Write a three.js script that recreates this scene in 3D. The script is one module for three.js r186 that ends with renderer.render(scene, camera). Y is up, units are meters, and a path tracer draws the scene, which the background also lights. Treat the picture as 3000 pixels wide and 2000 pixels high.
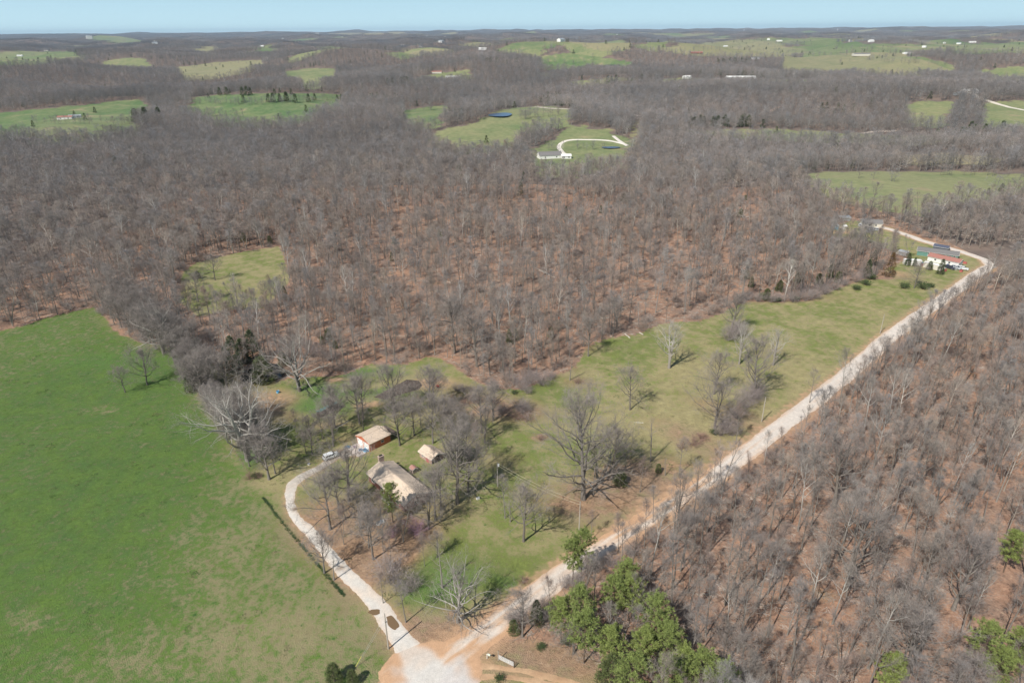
import * as THREE from 'three';
import { mergeGeometries } from 'three/addons/utils/BufferGeometryUtils.js';

const V3 = (x, y, z) => new THREE.Vector3(x, y, z);
const lerp = (a, b, t) => a + (b - a) * t, clamp = (x, a = 0, b = 1) => Math.min(b, Math.max(a, x));
const smooth = (a, b, x) => { const t = clamp((x - a) / (b - a)); return t * t * (3 - 2 * t); };
// ---------------------------------------------------------------- camera
const scene = new THREE.Scene();
const RAD = Math.PI / 180;
const EYE = 112, PITCH = 24.5, ROLL = -0.475;
const camera = new THREE.PerspectiveCamera(53.13, 1.5, 0.5, 60000);
camera.position.set(0, EYE, 0);
camera.rotation.order = 'YXZ';
camera.rotation.set(-PITCH * RAD, 0, ROLL * RAD);
camera.updateMatrixWorld();

// ---------------------------------------------------------------- sun, sky, exposure
const SUN = { az: -140, el: 46, power: 4.95 };          // azimuth from straight ahead, clockwise: behind and to the left
const sunDir = new THREE.Vector3(Math.sin(SUN.az * RAD) * Math.cos(SUN.el * RAD), Math.sin(SUN.el * RAD), -Math.cos(SUN.az * RAD) * Math.cos(SUN.el * RAD));
const sun = new THREE.DirectionalLight(new THREE.Color(1.0, 0.955, 0.885), SUN.power);
sun.position.copy(sunDir).multiplyScalar(800).add(new THREE.Vector3(0, 0, -220));
sun.target.position.set(0, 0, -220);
sun.castShadow = true;
sun.shadow.mapSize.set(4096, 4096);
Object.assign(sun.shadow.camera, { left: -350, right: 350, top: 350, bottom: -350, near: 10, far: 2000 });
scene.add(sun, sun.target);

const skyTex = (() => {
  const W = 256, H = 128, d = new Float32Array(W * H * 4);
  for (let j = 0; j < H; j++) for (let i = 0; i < W; i++) {
    const el = ((j + 0.5) / H - 0.5) * Math.PI, az = ((i + 0.5) / W - 0.5) * 2 * Math.PI;
    const v = new THREE.Vector3(Math.cos(el) * Math.cos(az), Math.sin(el), Math.cos(el) * Math.sin(az));
    const up = Math.max(0, Math.sin(el)), k = Math.exp(-up * 6), glow = Math.pow(Math.max(0, v.dot(sunDir)), 6) * 0.35;
    const hz = [0.59, 0.835, 0.925], zn = [0.07, 0.13, 0.245];
    for (let c = 0; c < 3; c++) {
      let x = zn[c] * (1 - k) + hz[c] * k + glow * [0.9, 0.85, 0.75][c];
      x = lerp(x, [0.40, 0.69, 0.90][c], smooth(0.004, 0.07, up) * k * 0.6);
      if (el < 0) x = hz[c];
      d[(j * W + i) * 4 + c] = x;
    }
    d[(j * W + i) * 4 + 3] = 1;
  }
  const t = new THREE.DataTexture(d, W, H, THREE.RGBAFormat, THREE.FloatType);
  t.mapping = THREE.EquirectangularReflectionMapping;
  t.magFilter = t.minFilter = THREE.LinearFilter;
  t.needsUpdate = true;
  return t;
})();
scene.background = skyTex;
scene.environment = skyTex;
scene.fog = new THREE.FogExp2(new THREE.Color(0.60, 0.79, 1.0), 0.000028);

const renderer = new THREE.WebGLRenderer({ antialias: true });
renderer.toneMapping = THREE.LinearToneMapping;
renderer.toneMappingExposure = 1.07;
renderer.shadowMap.enabled = true;

// ---------------------------------------------------------------- small helpers
function rng(seed) {
  let s = (seed * 7919 + 13) >>> 0;
  return () => { s = (s + 0x6D2B79F5) | 0; let t = Math.imul(s ^ (s >>> 15), 1 | s); t = (t + Math.imul(t ^ (t >>> 7), 61 | t)) ^ t; return ((t ^ (t >>> 14)) >>> 0) / 4294967296; };
}
const PERM = (() => { const r = rng(5), p = [...Array(256).keys()]; for (let i = 255; i > 0; i--) { const j = Math.floor(r() * (i + 1)); [p[i], p[j]] = [p[j], p[i]]; } return Uint8Array.from([...p, ...p]); })();
const GX = Float32Array.from({ length: 16 }, (_, i) => Math.cos(i * Math.PI / 8)), GY = Float32Array.from({ length: 16 }, (_, i) => Math.sin(i * Math.PI / 8));
function noise(x, y) {
  const xf = Math.floor(x), yf = Math.floor(y), u = x - xf, v = y - yf, X = xf & 255, Y = yf & 255;
  const g = (h, a, b) => GX[h & 15] * a + GY[h & 15] * b;
  const a = g(PERM[PERM[X] + Y], u, v), b = g(PERM[PERM[X + 1] + Y], u - 1, v), c = g(PERM[PERM[X] + Y + 1], u, v - 1), d = g(PERM[PERM[X + 1] + Y + 1], u - 1, v - 1);
  const su = u * u * u * (u * (u * 6 - 15) + 10), sv = v * v * v * (v * (v * 6 - 15) + 10);
  return (a + (b - a) * su + (c - a + (d - b - c + a) * su) * sv) * 1.45;
}
const hash2 = (i, j) => { let h = Math.imul(i, 374761393) + Math.imul(j, 668265263); h = Math.imul(h ^ (h >>> 13), 1274126177); return ((h ^ (h >>> 16)) >>> 0) / 4294967296; };
const taken = {};
function numbered(name) { const k = (taken[name] = (taken[name] ?? -1) + 1); return k ? `${name}_${String(k).padStart(3, '0')}` : name; }
function tag(o, label, category, group, kind) {
  if (label) o.userData.label = label;
  if (category) o.userData.category = category;
  if (group) o.userData.group = group;
  if (kind) o.userData.kind = kind;
  return o;
}
function lit(o) { o.traverse((m) => { if (m.isMesh) { m.castShadow = true; m.receiveShadow = true; } }); return o; }
// ---------------------------------------------------------------- terrain
const RN = { x0: -250, z0: -545, s: 500 };             // close ground: x from x0, z from z0 (far side) over s metres
const RM = { x0: -1750, z0: -3745, s: 3500 };
const RF = { x0: -20000, z0: -26000, s: 40000 };
const dips = [];
function landform(x, z) {
  const r = Math.hypot(x, z);
  let h = 1.3 * noise(x / 120 + 3.1, z / 120) + 0.35 * noise(x / 34, z / 34 + 9);
  const a = smooth(380, 1000, r), b = smooth(900, 2600, r), c = smooth(2500, 9000, r);
  if (a > 0) h += a * (28 * noise(x / 500 + 7.3, z / 420 + 2.2) + 10 * noise(x / 190 + 1.7, z / 200));
  if (b > 0) h += b * (62 * noise(x / 1000 + 4.4, z / 640 + 8.8) + 26 * noise(x / 420 + 2.4, z / 330 + 1.8) + 2);
  if (c > 0) h += c * (34 * noise(x / 4200 + 1.2, z / 2600 + 5.5) + 46 * noise(x / 1500, z / 1000 + 3.3)) * (1 - 0.6 * smooth(13000, 25500, r)) + smooth(13000, 25500, r) * (70 + 24 * Math.exp(-Math.pow(x / (0.42 * r + 1), 2)));
  for (const d of dips) { const q = ((x - d.x) ** 2 + (z - d.z) ** 2) / (d.r * d.r); if (q < 9) h -= d.d * Math.exp(-q * q); }
  return h;
}
function gridLines(from, to, fine0, fine1, step, grow, must) {
  const out = [];
  for (let v = fine0; v <= fine1 + 1e-6; v += step) out.push(v);
  for (let v = fine1, s = step; v < to;) { s *= grow; v += s; out.push(Math.min(v, to)); }
  for (let v = fine0, s = step; v > from;) { s *= grow; v -= s; out.push(Math.max(v, from)); }
  for (const m of must) { let k = 0; out.forEach((v, i) => { if (Math.abs(v - m) < Math.abs(out[k] - m)) k = i; }); out[k] = m; }
  return Float64Array.from([...new Set(out)].sort((a, b) => a - b));
}
const LX = gridLines(-22000, 22000, -250, 250, 4, 1.055, [RN.x0, RN.x0 + RN.s, RM.x0, RM.x0 + RM.s, RF.x0, RF.x0 + RF.s]);
const LZ = gridLines(-27500, 400, -545, -45, 4, 1.055, [RN.z0, RN.z0 + RN.s, RM.z0, RM.z0 + RM.s, RF.z0]);
let HG = null;
function bake() { HG = new Float32Array(LX.length * LZ.length); for (let j = 0; j < LZ.length; j++) for (let i = 0; i < LX.length; i++) HG[j * LX.length + i] = landform(LX[i], LZ[j]); }
function cell(L, v) { let a = 0, b = L.length - 2; while (a < b) { const m = (a + b + 1) >> 1; if (L[m] <= v) a = m; else b = m - 1; } return a; }
function ground(x, z) {                                   // height of the ground sheet itself
  const i = cell(LX, x), j = cell(LZ, z), n = LX.length, u = clamp((x - LX[i]) / (LX[i + 1] - LX[i])), v = clamp((z - LZ[j]) / (LZ[j + 1] - LZ[j]));
  const a = HG[j * n + i], b = HG[j * n + i + 1], c = HG[(j + 1) * n + i], d = HG[(j + 1) * n + i + 1];
  return u + v <= 1 ? a + (b - a) * u + (c - a) * v : d + (c - d) * (1 - u) + (b - d) * (1 - v);
}
bake();
// a pixel of the photograph (in a 2352 x 1568 view of it) gives a direction; the ground, or the height over it, gives the distance
const FOC = 1568;
function ray(px, py) { return V3((px - 1176) / FOC, -(py - 784) / FOC, -1).applyQuaternion(camera.quaternion).normalize(); }
function at(px, py, over = 0) {
  const d = ray(px, py); let t = 60, last = 60;
  for (let k = 0; k < 900; k++) {
    const y = EYE + d.y * t, x = d.x * t, z = d.z * t;
    if (y < ground(x, z) + over) break;
    last = t; t *= 1.012;
    if (t > 26000) break;
  }
  let lo = last, hi = t;
  for (let k = 0; k < 24; k++) { const m = (lo + hi) / 2; if (EYE + d.y * m < ground(d.x * m, d.z * m) + over) hi = m; else lo = m; }
  return V3(d.x * hi, ground(d.x * hi, d.z * hi), d.z * hi);
}
const CQI = camera.quaternion.clone().invert();
function pixel(p) { const v = p.clone().sub(camera.position).applyQuaternion(CQI); return [1176 + FOC * v.x / -v.z, 784 - FOC * v.y / -v.z, -v.z]; }
function heightTo(p, topY) {                              // how tall a thing standing at p is, given how high in the photograph its top shows
  let lo = 0, hi = 45;
  for (let k = 0; k < 30; k++) { const m = (lo + hi) / 2; if (pixel(V3(p.x, p.y + m, p.z))[1] > topY) lo = m; else hi = m; }
  return lo;
}
function inView(p, mx = 120, my = 120) { const [x, y, d] = pixel(p); return d > 1 && x > -mx && x < 2352 + mx && y > -200 && y < 1568 + my; }
function outline(pts, over = 0, step = 40) {               // photograph outline -> ground outline; a point may carry its own height
  const out = [];
  for (let i = 0; i < pts.length; i++) {
    const a = pts[i], b = pts[(i + 1) % pts.length], n = Math.max(1, Math.round(Math.hypot(b[0] - a[0], b[1] - a[1]) / step));
    for (let k = 0; k < n; k++) { const t = k / n, p = at(lerp(a[0], b[0], t), lerp(a[1], b[1], t), lerp(a[2] ?? over, b[2] ?? over, t)); out.push([p.x, p.z]); }
  }
  return out;
}
function inside(poly, x, z) { let c = false; for (let i = 0, j = poly.length - 1; i < poly.length; j = i++) { const a = poly[i], b = poly[j]; if ((a[1] > z) !== (b[1] > z) && x < (b[0] - a[0]) * (z - a[1]) / (b[1] - a[1]) + a[0]) c = !c; } return c; }
// ---------------------------------------------------------------- land cover: outlines and rasters, all in metres on the ground
const POND = at(578, 852), POND2 = at(1150, 264), POND3 = at(1402, 339);
dips.push({ x: POND.x + 4, z: POND.z, r: 11, d: 1.5 });
bake();
const N = 2048;
class Raster {
  constructor(reg) { this.reg = reg; this.k = N / reg.s; this.layers = {}; }
  layer(n) { return this.layers[n] ??= new Float32Array(N * N); }
  fill(name, poly, val = 1) {
    const L = this.layer(name), { x0, z0 } = this.reg, k = this.k, P = poly.map(([x, z]) => [(x - x0) * k, (z - z0) * k]);
    let lo = Infinity, hi = -Infinity; for (const p of P) { lo = Math.min(lo, p[1]); hi = Math.max(hi, p[1]); }
    for (let j = Math.max(0, Math.floor(lo)); j <= Math.min(N - 1, Math.ceil(hi)); j++) {
      const xs = [], y = j + 0.5;
      for (let i = 0, q = P.length - 1; i < P.length; q = i++) { const a = P[i], b = P[q]; if ((a[1] > y) !== (b[1] > y)) xs.push((b[0] - a[0]) * (y - a[1]) / (b[1] - a[1]) + a[0]); }
      xs.sort((a, b) => a - b);
      for (let q = 0; q + 1 < xs.length; q += 2) for (let i = Math.max(0, Math.round(xs[q])); i < Math.min(N, Math.round(xs[q + 1])); i++) L[j * N + i] = val;
    }
  }
  blot(name, x, z, rx, rz, val, turn = 0) {
    const L = this.layer(name), { x0, z0 } = this.reg, k = this.k, R = Math.max(rx, rz) * 2.2, c = Math.cos(turn), s = Math.sin(turn);
    for (let j = Math.max(0, Math.floor((z - R - z0) * k)); j < Math.min(N, (z + R - z0) * k); j++) for (let i = Math.max(0, Math.floor((x - R - x0) * k)); i < Math.min(N, (x + R - x0) * k); i++) {
      const dx = x0 + (i + 0.5) / k - x, dz = z0 + (j + 0.5) / k - z, u = (dx * c + dz * s) / rx, v = (-dx * s + dz * c) / rz, q = u * u + v * v;
      if (q < 5) L[j * N + i] += val * Math.exp(-q * q * 0.6);
    }
  }
  blur(name, m) {
    const L = this.layer(name), w = Math.max(1, Math.round(m * this.k)), tmp = new Float32Array(N * N), inv = 1 / (2 * w + 1);
    for (let pass = 0; pass < 2; pass++) {
      for (let j = 0; j < N; j++) { let s = 0; for (let i = -w; i <= w; i++) s += L[j * N + clamp(i, 0, N - 1)]; for (let i = 0; i < N; i++) { tmp[j * N + i] = s * inv; s += L[j * N + Math.min(N - 1, i + w + 1)] - L[j * N + Math.max(0, i - w)]; } }
      for (let i = 0; i < N; i++) { let s = 0; for (let j = -w; j <= w; j++) s += tmp[clamp(j, 0, N - 1) * N + i]; for (let j = 0; j < N; j++) { L[j * N + i] = s * inv; s += tmp[Math.min(N - 1, j + w + 1) * N + i] - tmp[Math.max(0, j - w) * N + i]; } }
    }
  }
  has(x, z) { const { x0, z0, s } = this.reg; return x >= x0 && z >= z0 && x < x0 + s && z < z0 + s; }
  get(name, x, z) { const L = this.layers[name]; if (!L) return 0; const { x0, z0 } = this.reg, i = clamp(Math.floor((x - x0) * this.k), 0, N - 1), j = clamp(Math.floor((z - z0) * this.k), 0, N - 1); return L[j * N + i]; }
}
const near = new Raster(RN), mid = new Raster(RM), far = new Raster(RF);
const T = 15;   // where the near side of a clearing shows as treetops, its ground edge is found at treetop height
const CLEAR = {
  meadow: [[-120, 770], [0, 760], [60, 746], [120, 726], [218, 704], [262, 760], [330, 790], [430, 800], [455, 770], [470, 820], [430, 862], [480, 958], [530, 1040], [572, 1092], [620, 1150], [700, 1250], [760, 1320], [850, 1420], [905, 1500], [860, 2300], [-500, 2300]],
  glade: [[410, 690], [420, 625], [450, 603], [490, 592], [560, 578], [640, 565], [655, 600], [664, 650], [600, 690, 4], [540, 690, 4], [450, 712, 3]],
  yard: [[430, 800], [470, 800], [500, 852], [545, 852], [600, 880], [680, 868], [790, 862], [850, 835], [930, 838], [1000, 816], [1040, 838], [1085, 872], [1150, 896], [1215, 892], [1268, 862], [1310, 850], [1350, 800], [1400, 775], [1450, 772], [1520, 742], [1610, 738], [1690, 705], [1720, 692], [1800, 694], [1860, 690], [1925, 662], [1985, 642], [2060, 640], [2170, 640], [2215, 640], [2150, 700], [2040, 784], [1930, 864], [1830, 944], [1700, 1046], [1600, 1116], [1440, 1219], [1260, 1331], [1096, 1433], [972, 1511], [900, 1500], [700, 1250], [572, 1092], [480, 958]],
  verge: [[1000, 1530], [1150, 1478], [1230, 1470], [1330, 1490], [1400, 1530], [1430, 2300], [860, 2300]],
  homes: [[1890, 530], [1960, 505], [2050, 522], [2160, 562], [2250, 592], [2285, 620], [2240, 640], [2060, 645], [2030, 622], [2090, 592], [2000, 556], [1920, 545]],
  lane: [[1440, 328], [1452, 300], [1468, 268], [1474, 268], [1466, 300], [1460, 328, T]],
  hayfield: [[1000, 312, T], [985, 304], [1090, 284], [1130, 262], [1180, 248], [1240, 243], [1320, 252], [1300, 262, T], [1195, 276, T], [1190, 300, T], [1150, 318, T], [1060, 322, T]],
  lawn: [[1210, 350], [1250, 332], [1290, 300], [1300, 292], [1340, 288], [1400, 300], [1440, 325], [1436, 350, T], [1310, 366, T], [1240, 366, T]],
  pasture: [[1838, 404], [1900, 394], [2100, 394], [2400, 398], [2400, 420, 8], [2250, 432, 8], [2180, 450, 7], [2120, 476, 6], [2060, 472, 6], [1960, 448, 7], [1880, 420, 8]],
  band: [[-40, 262], [100, 250], [200, 240], [270, 231], [330, 229], [350, 240, T], [180, 266, T], [60, 284, T], [-40, 290, T]],
  strip: [[395, 248], [500, 241], [600, 236], [700, 232], [790, 229], [700, 254, T], [600, 266, T], [560, 268, T], [470, 258, T]],
  upper: [[440, 224], [520, 216], [700, 213], [782, 217], [782, 230, T], [640, 234, T], [560, 238, T], [440, 240, T]],
  farmyard: [[60, 280], [150, 266], [300, 262], [310, 282, T], [180, 296, T], [60, 296, T]],
  hill: [[400, 156], [500, 142], [600, 137], [604, 146, T], [540, 160, T], [470, 172, T], [420, 172, T]],
  dell: [[650, 164], [700, 157], [770, 157], [768, 174, T], [700, 186, T], [660, 176, T]],
  westfield: [[-40, 122], [60, 117], [165, 117], [182, 130, T], [60, 136, T], [-40, 136, T]],
  stubble: [[446, 112], [480, 105], [512, 109], [494, 118, T], [450, 118, T]],
  knoll: [[588, 108], [632, 100], [630, 108, T], [590, 114, T]],
  green: [[1232, 130], [1290, 121], [1330, 124], [1452, 142], [1440, 152, T], [1340, 150, T], [1250, 146, T]],
  farm1: [[1500, 112], [1560, 104], [1640, 97], [1720, 104], [1860, 112], [1840, 122, T], [1700, 118, T], [1600, 118, T]],
  farm2: [[1640, 96], [1700, 91], [1790, 95], [1800, 104, T], [1700, 104, T]],
  farm3: [[1800, 112], [1900, 96], [2010, 97], [2090, 104], [2060, 120, T], [1960, 124, T], [1860, 128, T]],
  farm4: [[1800, 134], [1900, 126], [2000, 126], [2120, 136], [2200, 152, T], [2100, 160, T], [1860, 158, T], [1800, 152, T]],
  farm5: [[2070, 102], [2400, 96], [2400, 108, T], [2110, 112, T]],
  farm6: [[2250, 160], [2400, 148], [2400, 170, T], [2290, 170, T]],
  farm7: [[1450, 104], [1520, 95], [1560, 98], [1500, 108, T]],
  farm8: [[1720, 90], [1860, 87], [1990, 88], [1900, 95, T], [1800, 95, T]],
  farm9: [[1286, 104], [1340, 96], [1436, 95], [1440, 106, T], [1320, 110, T]], farm10: [[1980, 126], [2060, 121], [2190, 148], [2200, 158, T], [2100, 150, T]], farm11: [[1190, 118], [1230, 112], [1260, 118], [1210, 124, T]], farm12: [[880, 122], [960, 117], [1000, 120], [920, 127, T]],
  east: [[2262, 236], [2352, 230], [2420, 250], [2420, 290, T], [2290, 276, T], [2262, 262, T]],
  east2: [[2080, 240], [2130, 230], [2200, 234], [2170, 264, T], [2100, 260, T]],
  west: [[925, 252], [990, 244], [1045, 240], [1010, 264, T], [935, 272, T]],
  scar: [[2080, 357], [2160, 353], [2290, 355], [2290, 362, 6], [2180, 360, 6], [2090, 364, 6]],
  valley: [[1560, 300], [1760, 296], [1960, 305], [2110, 312], [2250, 316], [2110, 322, 6], [1900, 316, 6], [1700, 306, 6]],
  barnfield: [[1880, 184], [1700, 182], [1640, 182], [1640, 188, 4], [1780, 190, 4], [1880, 192, 4]],
  shedfield: [[1520, 182], [1580, 177], [1620, 180], [1580, 188, 4], [1520, 190, 4]],
  redfarm: [[930, 186], [1000, 168], [1075, 160], [1090, 176, 5], [1010, 184, 5], [950, 190, 5]],
  flat1: [[1240, 168], [1290, 166], [1310, 172], [1250, 176, 3]], flat2: [[1300, 188], [1420, 178], [1470, 182], [1330, 194, 3]],
  rim1: [[700, 77], [900, 74], [1000, 77], [800, 80, 5]], rim2: [[1560, 78], [1640, 77], [1660, 80], [1580, 82, 5]], rim3: [[240, 94], [370, 92], [360, 98, 5], [250, 99, 5]],
};
const WALL = {}; for (const k in CLEAR) WALL[k] = outline(CLEAR[k]);
for (const k in WALL) for (const r of [near, mid, far]) r.fill('open', WALL[k]);
// smaller pastures scattered through the far hills
const scattered = []; { const R = rng(404); for (let k = 0; k < 230; k++) { const d = 2600 * Math.pow(7, R()), a = (R() - (R() < 0.6 ? 0.12 : 0.5)) * 1.25, x = d * Math.sin(a), z = -d * Math.cos(a), w = 60 + 0.028 * d * (0.4 + R()), h = 50 + 0.035 * d * (0.3 + R()), t = R() * 3.14, n = 11, ph = R() * 6, poly = []; for (let i = 0; i < n; i++) { const q = i / n * 6.283, s = 1 + 0.25 * Math.sin(2 * q + ph) + 0.15 * (R() - 0.5); const u = Math.cos(q) * w * s, v = Math.sin(q) * h * s; poly.push([x + u * Math.cos(t) - v * Math.sin(t), z + u * Math.sin(t) + v * Math.cos(t)]); } scattered.push([poly, 0.3 + 0.7 * R(), R()]); for (const r of [mid, far]) { r.fill('open', poly); r.fill('pale', poly, 0.3 + 0.7 * R()); if (R() < 0.3) r.fill('dry', poly, 0.6); } } }
for (const r of [near, mid, far]) for (const k of ['farm4', 'stubble', 'hill', 'scar', 'lane', 'rim1', 'rim2', 'farm2', 'farm1']) r.fill('dry', WALL[k], k === 'scar' || k === 'rim1' ? 1 : 0.45);
near.fill('leftside', WALL.meadow);
near.blur('open', 0.9); mid.blur('open', 3); near.blur('leftside', 3);
const openAt = (x, z) => (near.has(x, z) ? near : mid.has(x, z) ? mid : far).get('open', x, z);

// roads: centre lines from the photograph, half widths in metres
function line(pts, hw) { return pts.map(([x, y, w]) => { const p = at(x, y); return { x: p.x, z: p.z, w: w ?? hw }; }); }
const ROAD = line([[880, 1660, 4.6], [960, 1585, 4.6], [1040, 1508, 3.9], [1115, 1452, 3.5], [1180, 1402, 3.2], [1270, 1336, 3.0], [1352, 1279, 3.0], [1440, 1223, 3.0], [1550, 1155, 3.0], [1640, 1094, 3.0], [1720, 1036, 3.0], [1790, 981, 3.0], [1850, 936, 3.0], [1950, 857, 3.0], [2033, 782, 3.1], [2128, 713, 3.1], [2203, 661, 3.1], [2246, 628, 3.0], [2276, 611, 2.8], [2262, 596, 2.6], [2210, 578, 2.6], [2156, 563, 2.6], [2114, 551, 2.5], [2051, 528, 2.5], [2016, 519, 3]], 3);
const DRIVE = line([[975, 1540, 4.2], [938, 1492, 2.7], [912, 1455, 2.1], [876, 1400, 1.9], [838, 1358, 1.75], [796, 1318, 1.6], [757, 1275, 1.5], [732, 1245, 1.5], [711, 1219, 1.45], [688, 1199, 1.35], [673, 1181, 1.2], [665, 1155, 1.15], [664, 1132, 1.4], [671, 1112, 1.6], [688, 1098, 1.5], [711, 1086, 1.4], [731, 1076, 1.2], [748, 1064, 1.3], [772, 1048, 1.6], [800, 1040, 2.2], [822, 1036, 2.2]], 1.5);
const TRACKA = line([[1020, 1524, 1.6], [1080, 1527, 0.9], [1144, 1533, 0.7], [1208, 1541, 0.65], [1264, 1555, 0.65], [1330, 1572, 0.65], [1420, 1600, 0.65]], 0.7);
const TRACKB = line([[1020, 1560, 1.4], [1080, 1556, 0.8], [1144, 1552, 0.6], [1204, 1560, 0.6], [1264, 1574, 0.6], [1400, 1620, 0.6]], 0.6);
const TRACKC = line([[940, 1545, 1.6], [905, 1545, 0.7], [870, 1572, 0.6], [800, 1630, 0.6]], 0.6);
function toLine(L, x, z) {                                 // signed distance to the edge of a road, and how far along it
  let best = 1e9, run = 0, along = 0, side = 0, ww = 1;
  for (let i = 0; i + 1 < L.length; i++) {
    const a = L[i], b = L[i + 1], dx = b.x - a.x, dz = b.z - a.z, l = Math.hypot(dx, dz), t = clamp(((x - a.x) * dx + (z - a.z) * dz) / (l * l)), w = lerp(a.w, b.w, t);
    const ex = x - a.x - dx * t, ez = z - a.z - dz * t, d = Math.hypot(ex, ez) - w;
    if (d < best) { best = d; along = run + l * t; side = (dx * ez - dz * ex) / l; ww = w; }
    run += l;
  }
  return [best, along, side, ww];
}
// ---------------------------------------------------------------- ground colour: what grows or lies where
const PALE = { hayfield: 0.75, pasture: 0.9, lawn: 0.55, band: 0.12, strip: 0.18, upper: 0.08, farmyard: 0.45, hill: 0.8, dell: 0.6, westfield: 0.5, stubble: 1, knoll: 0.4, green: 0.22, farm1: 0.7, farm2: 0.8, farm3: 0.45, farm4: 0.6, farm5: 0.5, farm6: 0.6, farm7: 0.6, farm8: 0.6, east: 0.7, east2: 0.7, west: 0.3, scar: 1, valley: 0.7, barnfield: 0.4, shedfield: 0.6, redfarm: 0.6, lane: 1, glade: 0.7, homes: 0.7, rim1: 1, rim2: 1, rim3: 0.9, farm9: 0.7, farm10: 0.65, farm11: 0.8, farm12: 0.6, flat1: 1, flat2: 1 };
for (const k in PALE) for (const r of [mid, far]) r.fill('pale', WALL[k], PALE[k]);
const spot = (name, px, py, rx, rz, v, turn = 0) => { const p = at(px, py); near.blot(name, p.x, p.z, rx, rz, v, turn); };
// how green (+) or dry (-) the grass is
for (const a of [[120, 1000, 60, 60, 0.5], [150, 1300, 30, 30, 0.4], [330, 880, 30, 20, 0.35], [330, 1050, 22, 20, 0.25], [640, 1300, 22, 14, -0.65], [520, 1180, 14, 14, -0.5], [760, 1480, 16, 12, -0.75], [480, 1480, 14, 10, -0.4], [300, 1500, 12, 8, -0.3], [620, 1480, 12, 8, -0.5], [230, 940, 5, 3, -0.8], [60, 1420, 4, 3, -0.6], [440, 900, 12, 14, -0.25], [560, 1060, 10, 16, -0.3],
  [1450, 775, 14, 8, 0.6], [1380, 830, 16, 9, 0.4], [1270, 900, 18, 10, 0.35], [1260, 1000, 16, 12, 0.3], [1150, 1080, 14, 12, 0.35], [1110, 1250, 16, 10, 0.4], [1190, 1330, 12, 5, 0.35], [1020, 1310, 10, 9, 0.6], [1160, 1320, 16, 7, 0.2], [1220, 1370, 8, 4, 0.8, 0.6], [1700, 900, 30, 20, -0.45], [1800, 860, 40, 20, -0.3], [1560, 960, 26, 16, -0.5], [1640, 1000, 18, 10, -0.6], [2000, 720, 50, 20, -0.1], [1760, 720, 20, 8, 0.25], [2070, 690, 14, 8, 0.3], [1440, 1000, 16, 12, -0.3],
  [640, 1000, 12, 10, 0.3], [790, 1000, 10, 8, -0.1], [870, 1040, 10, 6, 0.2], [930, 1000, 9, 8, 0.1], [700, 1030, 10, 8, 0.15]]) spot('green', ...a);
for (const a of [[730, 900, 9, 6, 1], [695, 930, 8, 4, 0.8], [850, 855, 14, 4, 0.7], [590, 1030, 4, 10, 1], [800, 920, 8, 5, 0.5], [1010, 1330, 8, 6, 0.65], [1220, 1372, 9, 2.4, 0.7, 0.72], [985, 1385, 8, 4, 0.4], [900, 900, 12, 4, 0.5], [740, 940, 10, 4, 0.6], [250, 830, 16, 5, 0.4]]) spot('lush', ...a);
// leaf litter lying in the open
for (const a of [[760, 1190, 11, 9, 1], [820, 1240, 12, 8, 1], [900, 1260, 8, 6, 0.9], [860, 1300, 9, 7, 0.7], [940, 1230, 8, 5, 0.8], [820, 1330, 5, 8, 0.6], [1350, 1140, 14, 7, 0.75], [1440, 1110, 12, 7, 0.8], [1390, 1180, 12, 7, 0.6], [1520, 1080, 14, 7, 0.8], [1620, 1020, 16, 6, 0.7, 0.8], [1700, 960, 16, 5, 0.6, 0.8], [1540, 1130, 12, 4, 0.7, 0.8], [1120, 930, 14, 7, 0.8], [1180, 950, 12, 6, 0.7], [1060, 900, 10, 6, 0.5], [1300, 800, 12, 6, 0.7], [1260, 850, 10, 6, 0.6], [560, 880, 10, 6, 0.5], [600, 930, 10, 8, 0.85], [640, 960, 8, 5, 0.6], [830, 1010, 8, 3, 0.5], [1240, 1005, 2.5, 1.6, 1], [1330, 880, 5, 4, 0.6], [1180, 1480, 14, 5, 0.5], [1290, 1490, 14, 6, 0.8], [1400, 1530, 12, 6, 0.6], [960, 1470, 6, 6, 0.6], [990, 1440, 8, 5, 0.7], [1060, 1440, 6, 4, 0.6], [880, 1420, 3, 8, 0.4], [1160, 1550, 8, 2, 0.4], [1740, 690, 14, 4, 0.5], [1860, 685, 16, 4, 0.4], [2050, 636, 14, 4, 0.6], [1150, 1060, 6, 4, 0.4], [960, 1180, 10, 6, 0.5]]) spot('litter', ...a);
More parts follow.
